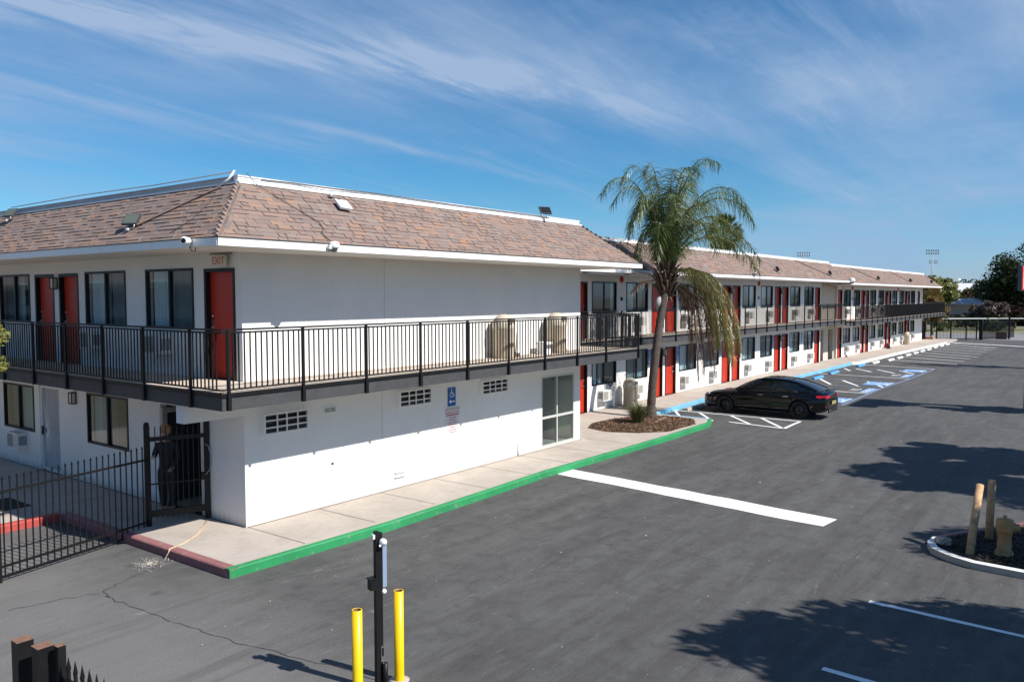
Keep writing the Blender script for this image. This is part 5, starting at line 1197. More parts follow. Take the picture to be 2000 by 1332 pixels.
# =================================================================== BLACK CAR
def build_car():
    car = thing('car', 'glossy black four door coupe sedan parked nose to the pavement', 'car', (21.78, -2.29, 0.0), 0.0)
    Mp = bpy.data.materials.new('black_car_paint'); Mp.use_nodes = True; b = Mp.node_tree.nodes['Principled BSDF']
    b.inputs['Base Color'].default_value = (0.002, 0.002, 0.0025, 1); b.inputs['Roughness'].default_value = 0.08; b.inputs['Specular IOR Level'].default_value = 0.35; b.inputs['Coat Weight'].default_value = 0.5; b.inputs['Coat Roughness'].default_value = 0.02
    Mg = mat('car_glass', (0.006, 0.008, 0.010), 0.03, spec=0.9)
    Mr = mat('tyre_rubber', (0.014, 0.014, 0.014), 0.75); Mrim = mat('black_alloy', (0.03, 0.03, 0.032), 0.22, metal=0.9)
    Mtl = mat('tail_lamp', (0.45, 0.01, 0.02), 0.12); Mhl = mat('head_lamp', (0.55, 0.58, 0.62), 0.08); Mpl = mat('car_plastic', (0.012, 0.012, 0.013), 0.5)
    # stations: y, half width at sill, max half width, shoulder half width, z bottom, z mid, z shoulder, z deck centre
    ST = [(2.38, .50, .56, .50, .30, .45, .60, .63), (2.34, .68, .74, .68, .22, .42, .66, .70), (2.20, .80, .85, .76, .18, .44, .71, .76), (1.95, .86, .895, .80, .17, .48, .765, .82), (1.42, .88, .915, .83, .17, .52, .83, .90),
          (1.0, .87, .91, .83, .17, .53, .87, .955), (0.6, .87, .905, .82, .17, .54, .90, .99), (0.0, .87, .90, .81, .17, .55, .925, 1.0), (-0.6, .87, .905, .80, .17, .56, .945, 1.01), (-1.0, .88, .915, .80, .18, .57, .955, 1.02),
          (-1.42, .885, .925, .79, .18, .58, .965, 1.03), (-1.85, .87, .905, .76, .20, .60, .97, 1.035), (-2.12, .83, .87, .72, .24, .62, .975, 1.04), (-2.28, .78, .83, .68, .28, .62, .965, 1.045), (-2.36, .68, .76, .62, .34, .62, .90, .99), (-2.385, .55, .62, .5, .40, .6, .84, .90)]
    bm = bmesh.new(); rows = []
    for (y, ws, wm, wsh, zb, zm, zs, zd) in ST:
        half = [(0.0, zb), (ws * 0.6, zb), (ws, zb + 0.03), (wm - 0.005, zm - 0.14), (wm, zm), (wm - 0.012, zm + (zs - zm) * 0.55), (wsh + 0.03, zs - 0.03), (wsh - 0.02, zs + 0.01), (wsh * 0.55, zs + (zd - zs) * .75), (0.0, zd)]
        ring = [(x, z) for x, z in half] + [(-x, z) for x, z in reversed(half[1:-1])]
        rows.append([bm.verts.new((x, y, z)) for x, z in ring])
    n = len(rows[0])
    for a, b_ in zip(rows, rows[1:]):
        for k in range(n):
            j = (k + 1) % n; bm.faces.new((a[k], b_[k], b_[j], a[j]))
    bm.faces.new(rows[0]); bm.faces.new(list(reversed(rows[-1])))
    bmesh.ops.recalc_face_normals(bm, faces=bm.faces)
    for f in bm.faces: f.smooth = True
    me = bpy.data.meshes.new('body'); bm.to_mesh(me); bm.free(); me.materials.append(Mp); me.materials.append(Mpl)
    body = bpy.data.objects.new('body', me); COL.objects.link(body)
    s = body.modifiers.new('s', 'SUBSURF'); s.levels = 2; s.render_levels = 2
    cut = MB()
    for y in (1.42, -1.42):
        for sx in (-1, 1): cut.lathe([(0.001, sx * 0.58 if sx < 0 else 0.58), (0.385, sx * 0.58 if sx < 0 else 0.58), (0.385, sx * 1.1), (0.001, sx * 1.1)] if sx > 0 else [(0.001, -1.1), (0.385, -1.1), (0.385, -0.58), (0.001, -0.58)], 36, 0, (0, y, 0.335), 'x')
    cme = cut.mesh('cut', Mpl); bmc = bmesh.new(); bmc.from_mesh(cme); bmesh.ops.remove_doubles(bmc, verts=bmc.verts, dist=0.002); bmesh.ops.recalc_face_normals(bmc, faces=bmc.faces); bmc.to_mesh(cme); bmc.free()
    co = bpy.data.objects.new('cut', cme); COL.objects.link(co)
    bo = body.modifiers.new('b', 'BOOLEAN'); bo.object = co; bo.operation = 'DIFFERENCE'; bo.solver = 'EXACT'
    bake(body); bpy.data.objects.remove(co); body.parent = car
    # greenhouse: y, z top, half width top, half width base, z base
    GH = [(1.02, .965, .66, .76, .93), (0.72, 1.13, .62, .775, .935), (0.38, 1.30, .585, .785, .94), (0.12, 1.385, .565, .79, .945), (-0.2, 1.425, .555, .79, .95), (-0.6, 1.43, .55, .785, .955), (-1.0, 1.39, .54, .775, .96), (-1.35, 1.31, .53, .755, .965), (-1.7, 1.195, .53, .72, .975), (-1.98, 1.08, .56, .68, .985), (-2.1, 1.03, .58, .66, .99)]
    bm = bmesh.new(); rows = []
    for (y, zt, wt, wb_, zb) in GH:
        half = [(wb_ + .01, zb - 0.05), (wb_ - .005, zb + (zt - zb) * .35), (wb_ - (wb_ - wt) * .72, zb + (zt - zb) * .8), (wt, zt - .012), (wt * .55, zt + .012), (0, zt + .02)]
        ring = half + [(-x, z) for x, z in reversed(half[:-1])]
        rows.append([bm.verts.new((x, y, z)) for x, z in ring])
    for a, b_ in zip(rows, rows[1:]):
        for k in range(len(a) - 1): f = bm.faces.new((a[k], a[k + 1], b_[k + 1], b_[k])); f.smooth = True
    me = bpy.data.meshes.new('glasshouse'); bm.to_mesh(me); bm.free(); me.materials.append(Mg)
    o = bpy.data.objects.new('window_glass', me); COL.objects.link(o); s = o.modifiers.new('s', 'SUBSURF'); s.levels = 2; bake(o); o.parent = car
    # roof skin, from windscreen header to rear window, slightly proud; C pillars
    bm = bmesh.new(); rows = []
    for (y, zt, wt, wb_, zb) in [g_ for g_ in GH if -1.1 < g_[0] < 0.2]:
        ring = [(wt + .035, zt - .055), (wt + .01, zt - .002), (wt * .55, zt + .02), (0, zt + .028), (-wt * .55, zt + .02), (-wt - .01, zt - .002), (-wt - .035, zt - .055)]
        rows.append([bm.verts.new((x, y, z)) for x, z in ring])
    for a, b_ in zip(rows, rows[1:]):
        for k in range(len(a) - 1): f = bm.faces.new((a[k], a[k + 1], b_[k + 1], b_[k])); f.smooth = True
    me = bpy.data.meshes.new('roof'); bm.to_mesh(me); bm.free(); me.materials.append(Mp)
    o = bpy.data.objects.new('roof_panel', me); COL.objects.link(o); s = o.modifiers.new('s', 'SUBSURF'); s.levels = 2; bake(o); o.parent = car
    for sx in (-1, 1):
        m = MB()
        m.tube([(sx * .775, 1.05, .95), (sx * .70, .62, 1.19), (sx * .625, .2, 1.365), (sx * .60, 0.0, 1.395)], .022, 8)
        m.tube([(sx * .60, 0.0, 1.395), (sx * .585, -.4, 1.405), (sx * .58, -.9, 1.375), (sx * .575, -1.3, 1.30), (sx * .60, -1.72, 1.16), (sx * .64, -2.0, 1.05)], .022, 8)
        m.bar((sx * .795, -.32, .95), (sx * .61, -.42, 1.37), .03, .08)
        m.face([(sx * .80, -1.30, .955), (sx * .77, -1.75, .975), (sx * .60, -1.72, 1.17), (sx * .59, -1.38, 1.285)])
        m.build('pillar', Mp, car)
        m = MB(); m.tube([(sx * .815, 1.0, .935), (sx * .82, 0, .955), (sx * .81, -.9, .97), (sx * .79, -1.35, .985)], .008, 6); m.build('window_trim', Mpl, car)
        m = MB(); m.box(-.10, -.07, -.05, .10, .07, .06, 0, Matrix.Translation((sx * .98, .72, 1.0))); mo = m.build('wing_mirror', Mp, car); bv = mo.modifiers.new('b', 'BEVEL'); bv.width = .035; bv.segments = 3; bake(mo)
        for y in (.02, -.92):
            m = MB(); m.bar((sx * .905, y + .1, .80), (sx * .905, y - .1, .81), .022, .03); m.build('door_handle', mat('chrome', (.7, .7, .72), .1, metal=1.0), car)
        # door shut lines as thin dark strips following the side
        m = MB()
        for y in (.95, -.35, -1.15): m.tube([(sx * .895, y, .30), (sx * .913, y, .52), (sx * .905, y, .72), (sx * .84, y - .02, .92)], .004, 5)
        m.build('shut_line', mat('gap_black', (.001, .001, .001), .9), car)
        m = MB(); m.tube([(sx * .885, 1.0, .235), (sx * .895, 0, .22), (sx * .89, -1.0, .235)], .028, 8); m.build('side_skirt', Mp, car)
        hl = MB(); hl.face([(sx * .50, 2.375, .62), (sx * .72, 2.30, .63), (sx * .84, 2.08, .69), (sx * .82, 2.06, .745), (sx * .68, 2.25, .715), (sx * .50, 2.345, .68)]); o = hl.build('headlight', Mhl, car)
        sm_ = o.modifiers.new('s', 'SOLIDIFY'); sm_.thickness = .03; sm_.offset = 0; bake(o)
        tl = MB(); tl.face([(sx * .40, -2.40, .82), (sx * .70, -2.36, .80), (sx * .885, -2.05, .82), (sx * .865, -2.02, .90), (sx * .70, -2.33, .90), (sx * .40, -2.40, .885)]); o = tl.build('tail_light', Mtl, car)
        sm_ = o.modifiers.new('s', 'SOLIDIFY'); sm_.thickness = .035; sm_.offset = 0; bake(o)
        m = MB(); m.box(sx * .45 - .09, -2.42, .33, sx * .45 + .09, -2.30, .38); m.build('exhaust', MATS['chrome'], car)
        m = MB(); m.box(sx * .72 - .07, -2.36, .50, sx * .72 + .07, -2.30, .53); m.build('reflector', Mtl, car)
    m = MB(); m.tube([(-.66, -2.26, 1.055), (-.35, -2.35, 1.07), (0, -2.37, 1.075), (.35, -2.35, 1.07), (.66, -2.26, 1.055)], [.012, .02, .022, .02, .012], 8); m.build('boot_spoiler', Mp, car)
    m = MB(); m.box(-.26, -2.425, .56, .26, -2.41, .68); m.build('licence_plate', mat('plate_yellow', (.34, .28, .12), .4), car)
    m = MB(); m.box(-.55, -2.405, .28, .55, -2.36, .42); m.build('rear_diffuser', Mpl, car)
    m = MB(); m.box(-.36, 2.37, .36, .36, 2.40, .60); 
    for k in range(6): m.box(-.36, 2.40, .38 + .036 * k, .36, 2.408, .392 + .036 * k, 1)
    m.build('grille', [Mpl, MATS['chrome']], car)
    m = MB(); m.box(-.8, 2.10, .17, .8, 2.36, .20); m.build('front_splitter', Mpl, car)
    # wheels
    w0 = None
    def wheel(sx, y):
        nonlocal w0
        ww = bpy.data.objects.new('wheel', None) if False else None
        ty = MB(); ty.lathe([(0.225, -.11), (.30, -.112), (.33, -.09), (.337, -.05), (.337, .05), (.33, .09), (.30, .112), (.225, .11)], 40, 0, (0, 0, 0), 'x')
        to = ty.build('wheel', Mr, car, (sx * .79, y, .337))
        ri = MB(); ri.lathe([(.232, -.10), (.235, .105), (.222, .108), (.215, .085), (.205, -.1)], 36, 0, (0, 0, 0), 'x'); ri.lathe([(.001, .085), (.045, .085), (.05, .06), (.001, .05)], 16, 0, (0, 0, 0), 'x')
        for k in range(10):
            a = 2 * PI * k / 10
            for da in (-.07, .07): ri.bar((.07, .045 * math.cos(a), .045 * math.sin(a)), (.085, .22 * math.cos(a + da), .22 * math.sin(a + da)), .016, .03, 0, (1, 0, 0))
        ro_ = ri.build('rim', Mrim, to)
        if sx < 0: ro_.rotation_euler = (0, 0, PI)
        br = MB(); br.lathe([(.001, .0), (.16, .0), (.16, .02), (.001, .02)], 24, 0, (0, 0, 0), 'x'); br.build('brake_disc', M_conduit, to)
    for sx in (-1, 1):
        for y in (1.42, -1.42): wheel(sx, y)
    return car
build_car()

# =================================================================== PALM
M_pl = leaf_mat('palm_leaflet', (0.055, 0.095, 0.028), (0.12, 0.165, 0.045), (0.27, 0.28, 0.09), 0.4)
M_ply = leaf_mat('palm_leaflet_yellowing', (0.15, 0.155, 0.045), (0.29, 0.26, 0.08), (0.46, 0.32, 0.12), 0.35)
M_pld = leaf_mat('palm_leaflet_dead', (0.15, 0.07, 0.035), (0.26, 0.14, 0.07), (0.38, 0.25, 0.15), 0.15)
M_stem = mat('palm_stem', (0.17, 0.17, 0.07), 0.6, var=0.25); M_stemd = mat('palm_stem_dead', (0.26, 0.16, 0.09), 0.8, var=0.3)
def frond_mesh(name, path, nl, ll, rnd, mats, droop=1.0, plume=True, r0=0.035):
    mb = MB(); P = [Vector(p) for p in path]
    L = [0]
    for a, b in zip(P, P[1:]): L.append(L[-1] + (b - a).length)
    T = L[-1]
    def at(s):
        s = max(0, min(T, s))
        for k in range(len(P) - 1):
            if s <= L[k + 1] or k == len(P) - 2:
                f = (s - L[k]) / max(1e-6, L[k + 1] - L[k]); return P[k].lerp(P[k + 1], f), (P[k + 1] - P[k]).normalized()
    sub = [at(T * i / 16)[0] for i in range(17)]
    mb.tube(sub, [r0 * (1 - i / 17) + 0.005 for i in range(17)], 5, 1)
    for i in range(nl):
        s = T * (0.14 + 0.86 * i / nl); c, d = at(s); f = s / T
        side = d.cross(Vector((0, 0, 1)))
        if side.length < 0.1: side = Vector((1, 0, 0))
        side.normalize(); up = side.cross(d).normalized()
        ln = ll * (0.55 + 0.75 * math.sin(PI * min(1, 0.12 + f * 0.82))) * rnd.uniform(0.8, 1.15)
        for sg in (-1, 1):
            roll = rnd.uniform(-0.7, 0.9) if plume else rnd.uniform(-0.2, 0.3)
            dirv = (side * sg * math.cos(roll) + up * math.sin(roll) + d * rnd.uniform(0.35, 0.75)).normalized()
            wd = rnd.uniform(0.008, 0.013); a = c; prev = None; v = dirv.copy(); nseg = 4
            wv = d.cross(v)
            if wv.length < 0.05: wv = Vector((0, 0, 1))
            wv = (d * 0.5 + wv.normalized() * 0.5).normalized()
            i0 = len(mb.v)
            for k in range(nseg + 1):
                ww = wd * (1 - (k / nseg) ** 2 * 0.85)
                mb.v += [tuple(a - wv * ww), tuple(a + wv * ww)]
                if k < nseg:
                    v = (v + Vector((0, 0, -1)) * 0.30 * droop).normalized(); a = a + v * (ln / nseg)
            for k in range(nseg):
                j = i0 + 2 * k; mb.f.append((j, j + 1, j + 3, j + 2)); mb.m.append(0); mb.sm.append(False)
    return mb, mats
def queen_palm():
    rnd = random.Random(11)
    t = thing('queen_palm', 'leaning queen palm with plumed green crown and hanging brown fronds in front of the motel', 'palm tree', (17.2, 0.40, 0.15))
    tp = [(0, 0, 0), (0.03, 0, 0.5), (0.12, 0, 1.2), (0.28, 0.0, 2.0), (0.50, 0, 2.9), (0.80, 0, 3.8), (1.10, 0, 4.65)]
    m = MB(); pts = []; rad = []
    N_ = 64
    for k in range(N_ + 1):
        s = k / N_ * (len(tp) - 1); i = min(len(tp) - 2, int(s)); f = s - i; p = Vector(tp[i]).lerp(Vector(tp[i + 1]), f); pts.append(p)
        base = 0.24 - 0.10 * min(1, k / 10) if k < 10 else 0.16 - 0.02 * (k / N_)
        rad.append(base * (1.04 if k % 4 == 0 else 1.0))
    m.tube(pts, rad, 18)
    m.build('trunk', mat('palm_bark', (0.072, 0.055, 0.046), 0.9, var=0.38, vscale=7, bump=0.9, bscale=16), t)
    top = Vector((1.14, 0, 4.75)); 
    # old leaf bases: overlapping boots fanning up the crown shaft
    m = MB()
    for k in range(46):
        a = k * 2.399; z = -0.55 + 1.25 * (k / 46); r_ = 0.15 + 0.10 * math.sin(k / 46 * PI)
        b0 = top + Vector((math.cos(a) * r_ * .8, math.sin(a) * r_ * .8, z)); b1 = b0 + Vector((math.cos(a) * 0.22, math.sin(a) * 0.22, 0.42)); b2 = b1 + Vector((math.cos(a) * .15, math.sin(a) * .15, .22 * rnd.uniform(-.4, 1)))
        m.tube([b0, b1, b2], [0.065, 0.04, 0.018], 6)
    m.tube([top + Vector((-.02, 0, -.5)), top + Vector((0.02, 0, .2)), top + Vector((.05, 0, 0.9))], [.16, .20, .08], 12)
    m.build('leaf_bases', mat('palm_boot', (0.13, 0.085, 0.06), 0.85, var=0.45, vscale=9), t)
    # (azimuth deg measured from +X towards +Y, elevation of the start, length, bend, colour)
    # image right is roughly (+0.6,-0.8); image left (-0.6,+0.8)
    IR = -53
    # (azimuth offset from image-right, reach, tip height, lift of the arch) measured from the crown base
    F = [(175, 2.35, 3.3, 1.5), (190, 1.7, 3.7, 1.5), (160, 2.0, 3.0, 1.5), (5, 1.9, 4.4, 0.6), (-8, 1.55, 4.35, 0.7), (20, 1.3, 4.1, 0.8), (60, 1.0, 4.0, 0.9), (200, 0.9, 3.95, 1.1), (-60, 1.2, 3.7, 1.1), (120, 1.1, 3.6, 1.2),
         (0, 3.1, 2.2, 1.9), (12, 3.2, 2.5, 1.9), (-12, 2.8, 2.7, 1.7), (25, 2.6, 2.1, 1.9), (8, 3.5, 0.9, 2.0), (-6, 3.3, 0.5, 1.9), (16, 3.0, 1.2, 1.9), (-20, 2.7, 1.4, 1.8), (35, 2.4, 1.3, 1.9),
         (90, 2.0, 2.4, 1.8), (-90, 2.0, 2.2, 1.8), (70, 1.9, 3.0, 1.5), (-70, 1.8, 2.9, 1.5), (140, 1.6, 2.2, 1.9), (-140, 1.6, 2.3, 1.8), (170, 1.3, 1.8, 1.9), (-165, 1.4, 2.0, 1.8), (110, 1.7, 1.1, 1.8), (-110, 1.7, 1.0, 1.9), (185, 1.15, 0.9, 1.9), (-45, 2.2, 1.8, 1.9), (50, 2.2, 1.9, 1.9)]
    for az, rho, hh, lift in F:
        a = R(IR + az + rnd.uniform(-5, 5)); D = Vector((math.cos(a), math.sin(a), 0)); s0 = top + Vector((0, 0, 0.45)) + D * .08
        b1 = s0 + D * rho * .10 + Vector((0, 0, (hh + lift) * .55)); b2 = s0 + D * rho * .62 + Vector((0, 0, hh + lift * .9)); b3 = s0 + D * rho + Vector((0, 0, hh - .45)); path = []
        for k in range(15):
            u = k / 14; path.append(s0 * (1 - u) ** 3 + b1 * 3 * u * (1 - u) ** 2 + b2 * 3 * u * u * (1 - u) + b3 * u ** 3)
        mb, _ = frond_mesh('frond', path, 92, 0.66, rnd, None, 1.35, True); mb.build('frond', [M_pl, M_stem], t)
    # small bare brown frond to the left, seen against the eave
    for az, el, ln, bend, ll in ((IR + 185, 20, 1.5, 0.9, 0.32), (IR + 178, 36, 1.6, 0.6, 0.12)):
        a = R(az); p = top + Vector((0, 0, 0.1)); e = R(el); path = [p]
        for k in range(7): p = p + Vector((math.cos(a) * math.cos(e), math.sin(a) * math.cos(e), math.sin(e))) * (ln / 7); path.append(p); e -= R(13 * bend)
        mb, _ = frond_mesh('frond', path, 34, ll, rnd, None, 1.2, True, 0.02); mb.build('dead_frond', [M_pld, M_stemd], t)
    # yellow-green hanging fronds on the right
    for az, out, dn, ll, dead in ((IR + 4, 2.15, 3.2, 0.50, 0), (IR + 1, 1.7, 2.6, 0.50, 0), (IR - 3, 1.45, 2.9, .36, 1), (IR + 5, 1.6, 3.1, .36, 1), (IR - 6, 1.95, 2.9, 0.50, 0), (IR + 12, 1.75, 2.6, 0.48, 0), (IR, 1.5, 2.2, 0.46, 0), (IR - 14, 2.3, 2.7, 0.46, 0), (IR + 6, 2.45, 2.6, 0.34, 1), (IR + 2, 1.25, 3.2, 0.40, 1), (IR - 4, 1.05, 3.4, 0.36, 1), (IR + 10, 0.9, 2.6, 0.34, 1)):
        a = R(az + rnd.uniform(-3, 3)); D = Vector((math.cos(a), math.sin(a), 0)); s0 = top + Vector((0, 0, 0.35 if not dead else -0.05))
        path = [s0, s0 + D * out * .35 + Vector((0, 0, .30 if not dead else .05)), s0 + D * out * .7 + Vector((0, 0, .05 if not dead else -.25)), s0 + D * out * .92 + Vector((0, 0, -.55)), s0 + D * out * 1.03 + Vector((0, 0, -dn * .45)), s0 + D * out * 1.12 + Vector((0, 0, -dn * .75)), s0 + D * out * 1.16 + Vector((0, 0, -dn))]
        mb, _ = frond_mesh('frond', path, 120 if not dead else 100, ll * 1.15, rnd, None, 1.9, True); mb.build('dead_frond' if dead else 'frond', [M_pld if dead else M_ply, M_stemd if dead else M_stem], t)
    # peeling spathe and stubs
    m = MB(); q = top + Vector((-.28, .1, -.35)); m.tube([q, q + Vector((-.06, .06, -.25)), q + Vector((.02, 0, -.62)), q + Vector((.1, 0, -1.0))], [.03, .15, .10, .01], 8); m.build('spathe', mat('spathe_grey', (0.33, 0.31, 0.30), .8, var=.2), t)
    m = MB()
    for k in range(16): a = rnd.uniform(0, 2 * PI); q = top + Vector((.12 * math.cos(a), .12 * math.sin(a), -.5)); m.tube([q, q + Vector((.15 * math.cos(a), .15 * math.sin(a), .08)), q + Vector((.28 * math.cos(a), .28 * math.sin(a), -.1))], [.012, .01, .004], 5)
    m.tube([top + Vector((.15, -.1, -.3)), top + Vector((.4, -.3, -.4)), top + Vector((.5, -.4, -1.2)), top + Vector((.52, -.42, -2.0))], [.03, .022, .018, .01], 6)
    m.build('flower_stalks', mat('stalk_tan', (0.45, 0.34, 0.24), .8, var=.2), t)
    return t
queen_palm()

# fountain grass clump
def grass_clump():
    rnd = random.Random(3); t = thing('ornamental_grass', 'spiky clump of green and straw coloured grass at the foot of the palm', 'grass plant', (15.75, 0.15, 0.15))
    mb = MB()
    for k in range(420):
        a = rnd.uniform(0, 2 * PI); r_ = rnd.uniform(0, 0.16); sp = rnd.uniform(0.1, 0.62); h = rnd.uniform(0.4, 0.85); p = Vector((r_ * math.cos(a), r_ * math.sin(a), 0))
        pts = [p, p + Vector((math.cos(a) * sp * .35, math.sin(a) * sp * .35, h * .6)), p + Vector((math.cos(a) * sp, math.sin(a) * sp, h * (1.0 - sp * .35)))]
        w_ = rnd.uniform(.007, .014); s_ = Vector((-math.sin(a), math.cos(a), 0)) * w_; i = len(mb.v)
        mb.v += [tuple(pts[0] - s_), tuple(pts[0] + s_), tuple(pts[1] - s_), tuple(pts[1] + s_), tuple(pts[2])]
        mb.f += [(i, i + 1, i + 3, i + 2), (i + 2, i + 3, i + 4)]; mb.m += [0, 0]; mb.sm += [False, False]
    mb.build('blades', leaf_mat('grass_blade', (0.03, 0.06, 0.012), (0.09, 0.12, 0.035), (0.36, 0.30, 0.15), .25), t)
    return t
grass_clump()

# =================================================================== TREES
def tree(name, label, cat, loc, h, crown_c, crown_r, leafm, n_leaf, leaf_s, seed, group=None, trunk_r=0.18, n_clump=40, squash=(1, 1, 1), bark=M_bark, trunk_h=None, fill=0.0):
    rnd = random.Random(seed); t = thing(name, label, cat, loc, rnd.uniform(0, 6), group)
    cc = Vector(crown_c); m = MB(); th = trunk_h or max(0.5, cc.z - crown_r * squash[2] * .5)
    m.tube([(0, 0, -.1), (rnd.uniform(-.1, .1), rnd.uniform(-.1, .1), th * .5), (cc.x * .5, cc.y * .5, th), (cc.x, cc.y, cc.z + crown_r * .3)], [trunk_r * 1.25, trunk_r, trunk_r * .75, trunk_r * .2], 10)
    clumps = []
    for k in range(n_clump):
        while True:
            v = Vector((rnd.uniform(-1, 1), rnd.uniform(-1, 1), rnd.uniform(-1, 1)))
            if v.length < 1 and v.length > (0.25 if k % 3 else 0.72): break
        c = cc + Vector((v.x * crown_r * squash[0], v.y * crown_r * squash[1], v.z * crown_r * squash[2])); clumps.append((c, crown_r * rnd.uniform(.20, .36)))
        if k < 16:
            s = Vector((cc.x * .5, cc.y * .5, th)) ; m.tube([s, s.lerp(c, .5) + Vector((0, 0, .1 * crown_r)), c], [trunk_r * .4, trunk_r * .22, trunk_r * .06], 6)
    m.build('trunk', bark, t)
    mb = MB(); per = max(1, n_leaf // n_clump)
    for (c, r_) in clumps:
        for k in range(per):
            v = Vector((rnd.gauss(0, 1), rnd.gauss(0, 1), rnd.gauss(0, 1))).normalized() * (rnd.random() ** .45) * r_
            v.z *= .75; p = c + v
            u = Vector((rnd.gauss(0, 1), rnd.gauss(0, 1), rnd.gauss(0, 1))).normalized(); w_ = u.orthogonal().normalized(); s = leaf_s * rnd.uniform(.6, 1.3)
            mb.face([tuple(p - u * s), tuple(p + w_ * s * .5), tuple(p + u * s), tuple(p - w_ * s * .5)])
    mb.build('crown', leafm, t)
    return t
L_dark = leaf_mat('leaf_dark', (0.018, 0.030, 0.012), (0.045, 0.062, 0.024), (0.095, 0.11, 0.05), .25)
L_mid = leaf_mat('leaf_mid', (0.04, 0.065, 0.018), (0.085, 0.12, 0.035), (0.17, 0.19, 0.06), .3)
L_yel = leaf_mat('leaf_yellow', (0.09, 0.11, 0.025), (0.19, 0.20, 0.045), (0.33, 0.30, 0.09), .35)
L_aut = leaf_mat('leaf_autumn', (0.10, 0.09, 0.03), (0.22, 0.16, 0.05), (0.36, 0.20, 0.08), .3)
L_pur = leaf_mat('leaf_purple', (0.035, 0.02, 0.02), (0.085, 0.055, 0.048), (0.17, 0.12, 0.10), .25)
# shade trees standing beyond the right edge; they throw the big shadows on the lot
def shade(loc, h, r, seed, lab, nl=9000): tree('shade_tree', lab, 'tree', loc, h, (0, 0, h), r, L_mid, nl, 0.14, seed, 'shade trees along the right of the lot', 0.2, 46, (1, 1, .75))
shade((2.9, -17.45, 0), 5.6, 2.2, 35, 'broad leafy tree just right of the near parking bay', 20000)
shade((14.7, -16.5, 0), 6.6, 1.9, 22, 'leafy tree throwing the shadow behind the hydrant', 11000)
shade((18.0, -17.2, 0), 7.2, 1.8, 23, 'leafy tree right of the middle of the lot', 10000)
shade((13.9, -20.0, 0), 6.2, 2.4, 24, 'wide leafy tree behind the hydrant island')
shade((8.75, -18.1, 0), 5.7, 1.55, 27, 'small leafy tree shading the hydrant island', 9000)
tree('slim_tree', 'slim tall conifer right of the lot near the car', 'tree', (29.0, -14.2, 0), 10, (0, 0, 5.2), 1.5, L_dark, 5000, .14, 25, 'slim trees right of the lot', .15, 40, (.8, .8, 3.0), trunk_h=3)
tree('slim_tree', 'slim tall conifer right of the lot by the far bays', 'tree', (50.9, -11.0, 0), 9, (0, 0, 5.6), 1.2, L_dark, 4000, .14, 26, 'slim trees right of the lot', .15, 40, (.8, .8, 3.2), trunk_h=3)
# shrub at the left edge of the frame
tree('street_tree', 'yellow green shrubby tree at the left edge of the picture', 'tree', (-3.62, 3.5, 0), 3.6, (0, 0, 3.42), 0.90, L_yel, 9000, .05, 31, None, .07, 30, (1, 1, .85))

# ---- background beyond the far gate
tree('oak_tree', 'huge dark evergreen oak at the right edge behind the far gate', 'tree', (136, -2.2, 0), 12, (0, 0, 5.9), 6.6, L_dark, 36000, .25, 41, None, .6, 150, (1.0, 1.1, .95))
tree('oak_tree', 'dark evergreen shoulder of trees left of the huge oak', 'tree', (146, 3.2, 0), 9, (0, 0, 3.9), 4.0, L_dark, 16000, .22, 42, None, .45, 70, (1.1, 1.1, .85))
tree('plum_tree', 'purple leaved plum tree in front of the dark oak', 'tree', (112, 1.0, 0), 4.5, (0, 0, 2.5), 1.75, L_pur, 8000, .10, 43, None, .14, 50, (1.0, 1.3, .68))
tree('plum_tree', 'small purple leaved tree right of the larger plum, under the oak', 'tree', (118, -1.2, 0), 4, (0, 0, 2.0), 1.5, L_pur, 4500, .13, 44, None, .12, 34, (1, 1, .7))
tree('elm_tree', 'tall yellow green tree rising behind the far end of the motel', 'tree', (112, 7.6, 0), 7, (0, 0, 5.0), 2.6, L_yel, 11000, .16, 45, None, .22, 60, (1, 1.2, .75))
tree('elm_tree', 'lighter green tree right of the far roof end', 'tree', (128, 9.4, 0), 7, (0, 0, 4.9), 2.3, L_mid, 9000, .17, 46, None, .22, 50, (1, 1.1, .72))
tree('maple_tree', 'orange tinged small tree just past the far balcony', 'tree', (94, 4.6, 0), 5, (0, 0, 2.9), 1.6, L_aut, 8000, .11, 47, None, .13, 44, (1, 1.15, .8))
tree('maple_tree', 'small golden tree behind the far balcony railing', 'tree', (99, 6.2, 0), 5, (0, 0, 4.3), 1.6, L_aut, 6000, .11, 48, None, .13, 40, (1, 1.2, .8))
for i, (x, y, s, lb) in enumerate(((104, 5.4, 1.5, 'clipped dark green bush beyond the far gate, left one'), (111, 1.6, 1.7, 'clipped dark green bush beyond the far gate, middle one'), (107, .3, 1.2, 'clipped dark green bush by the open gate leaf'), (117, 5.0, 1.3, 'rounded bush in front of the beige house'))):
    tree('bush', lb, 'bush', (x, y, 0), 1.2, (0, 0, .75 * s), 1.0 * s, L_dark if i % 2 else L_mid, 4200, .09, 60 + i, 'clipped bushes beyond the gate', .06, 26, (1, 1.6, .62))
for i, (x, y, lb) in enumerate(((128, 6.6, 'low reddish bush before the beige house, left'), (122, 2.0, 'low reddish bush before the beige house, right'))):
    tree('bush', lb, 'bush', (x, y, 0), 1.2, (0, 0, 1.2), 1.3, L_pur, 2600, .11, 70 + i, 'reddish bushes by the house', .06, 22, (1, 1.8, .55))
tree('garden_tree', 'orange leaved tree between the far warehouse and the beige house', 'tree', (165, 10.6, 0), 6, (0, 0, 4.3), 2.0, L_aut, 4000, .18, 75, None, .14, 30, (1, 1.3, .75))
tree('garden_tree', 'dark red round tree between the far warehouse and the beige house', 'tree', (165, 13.2, 0), 6, (0, 0, 4.3), 2.0, L_pur, 4000, .18, 76, None, .14, 30, (1, 1.4, .75))
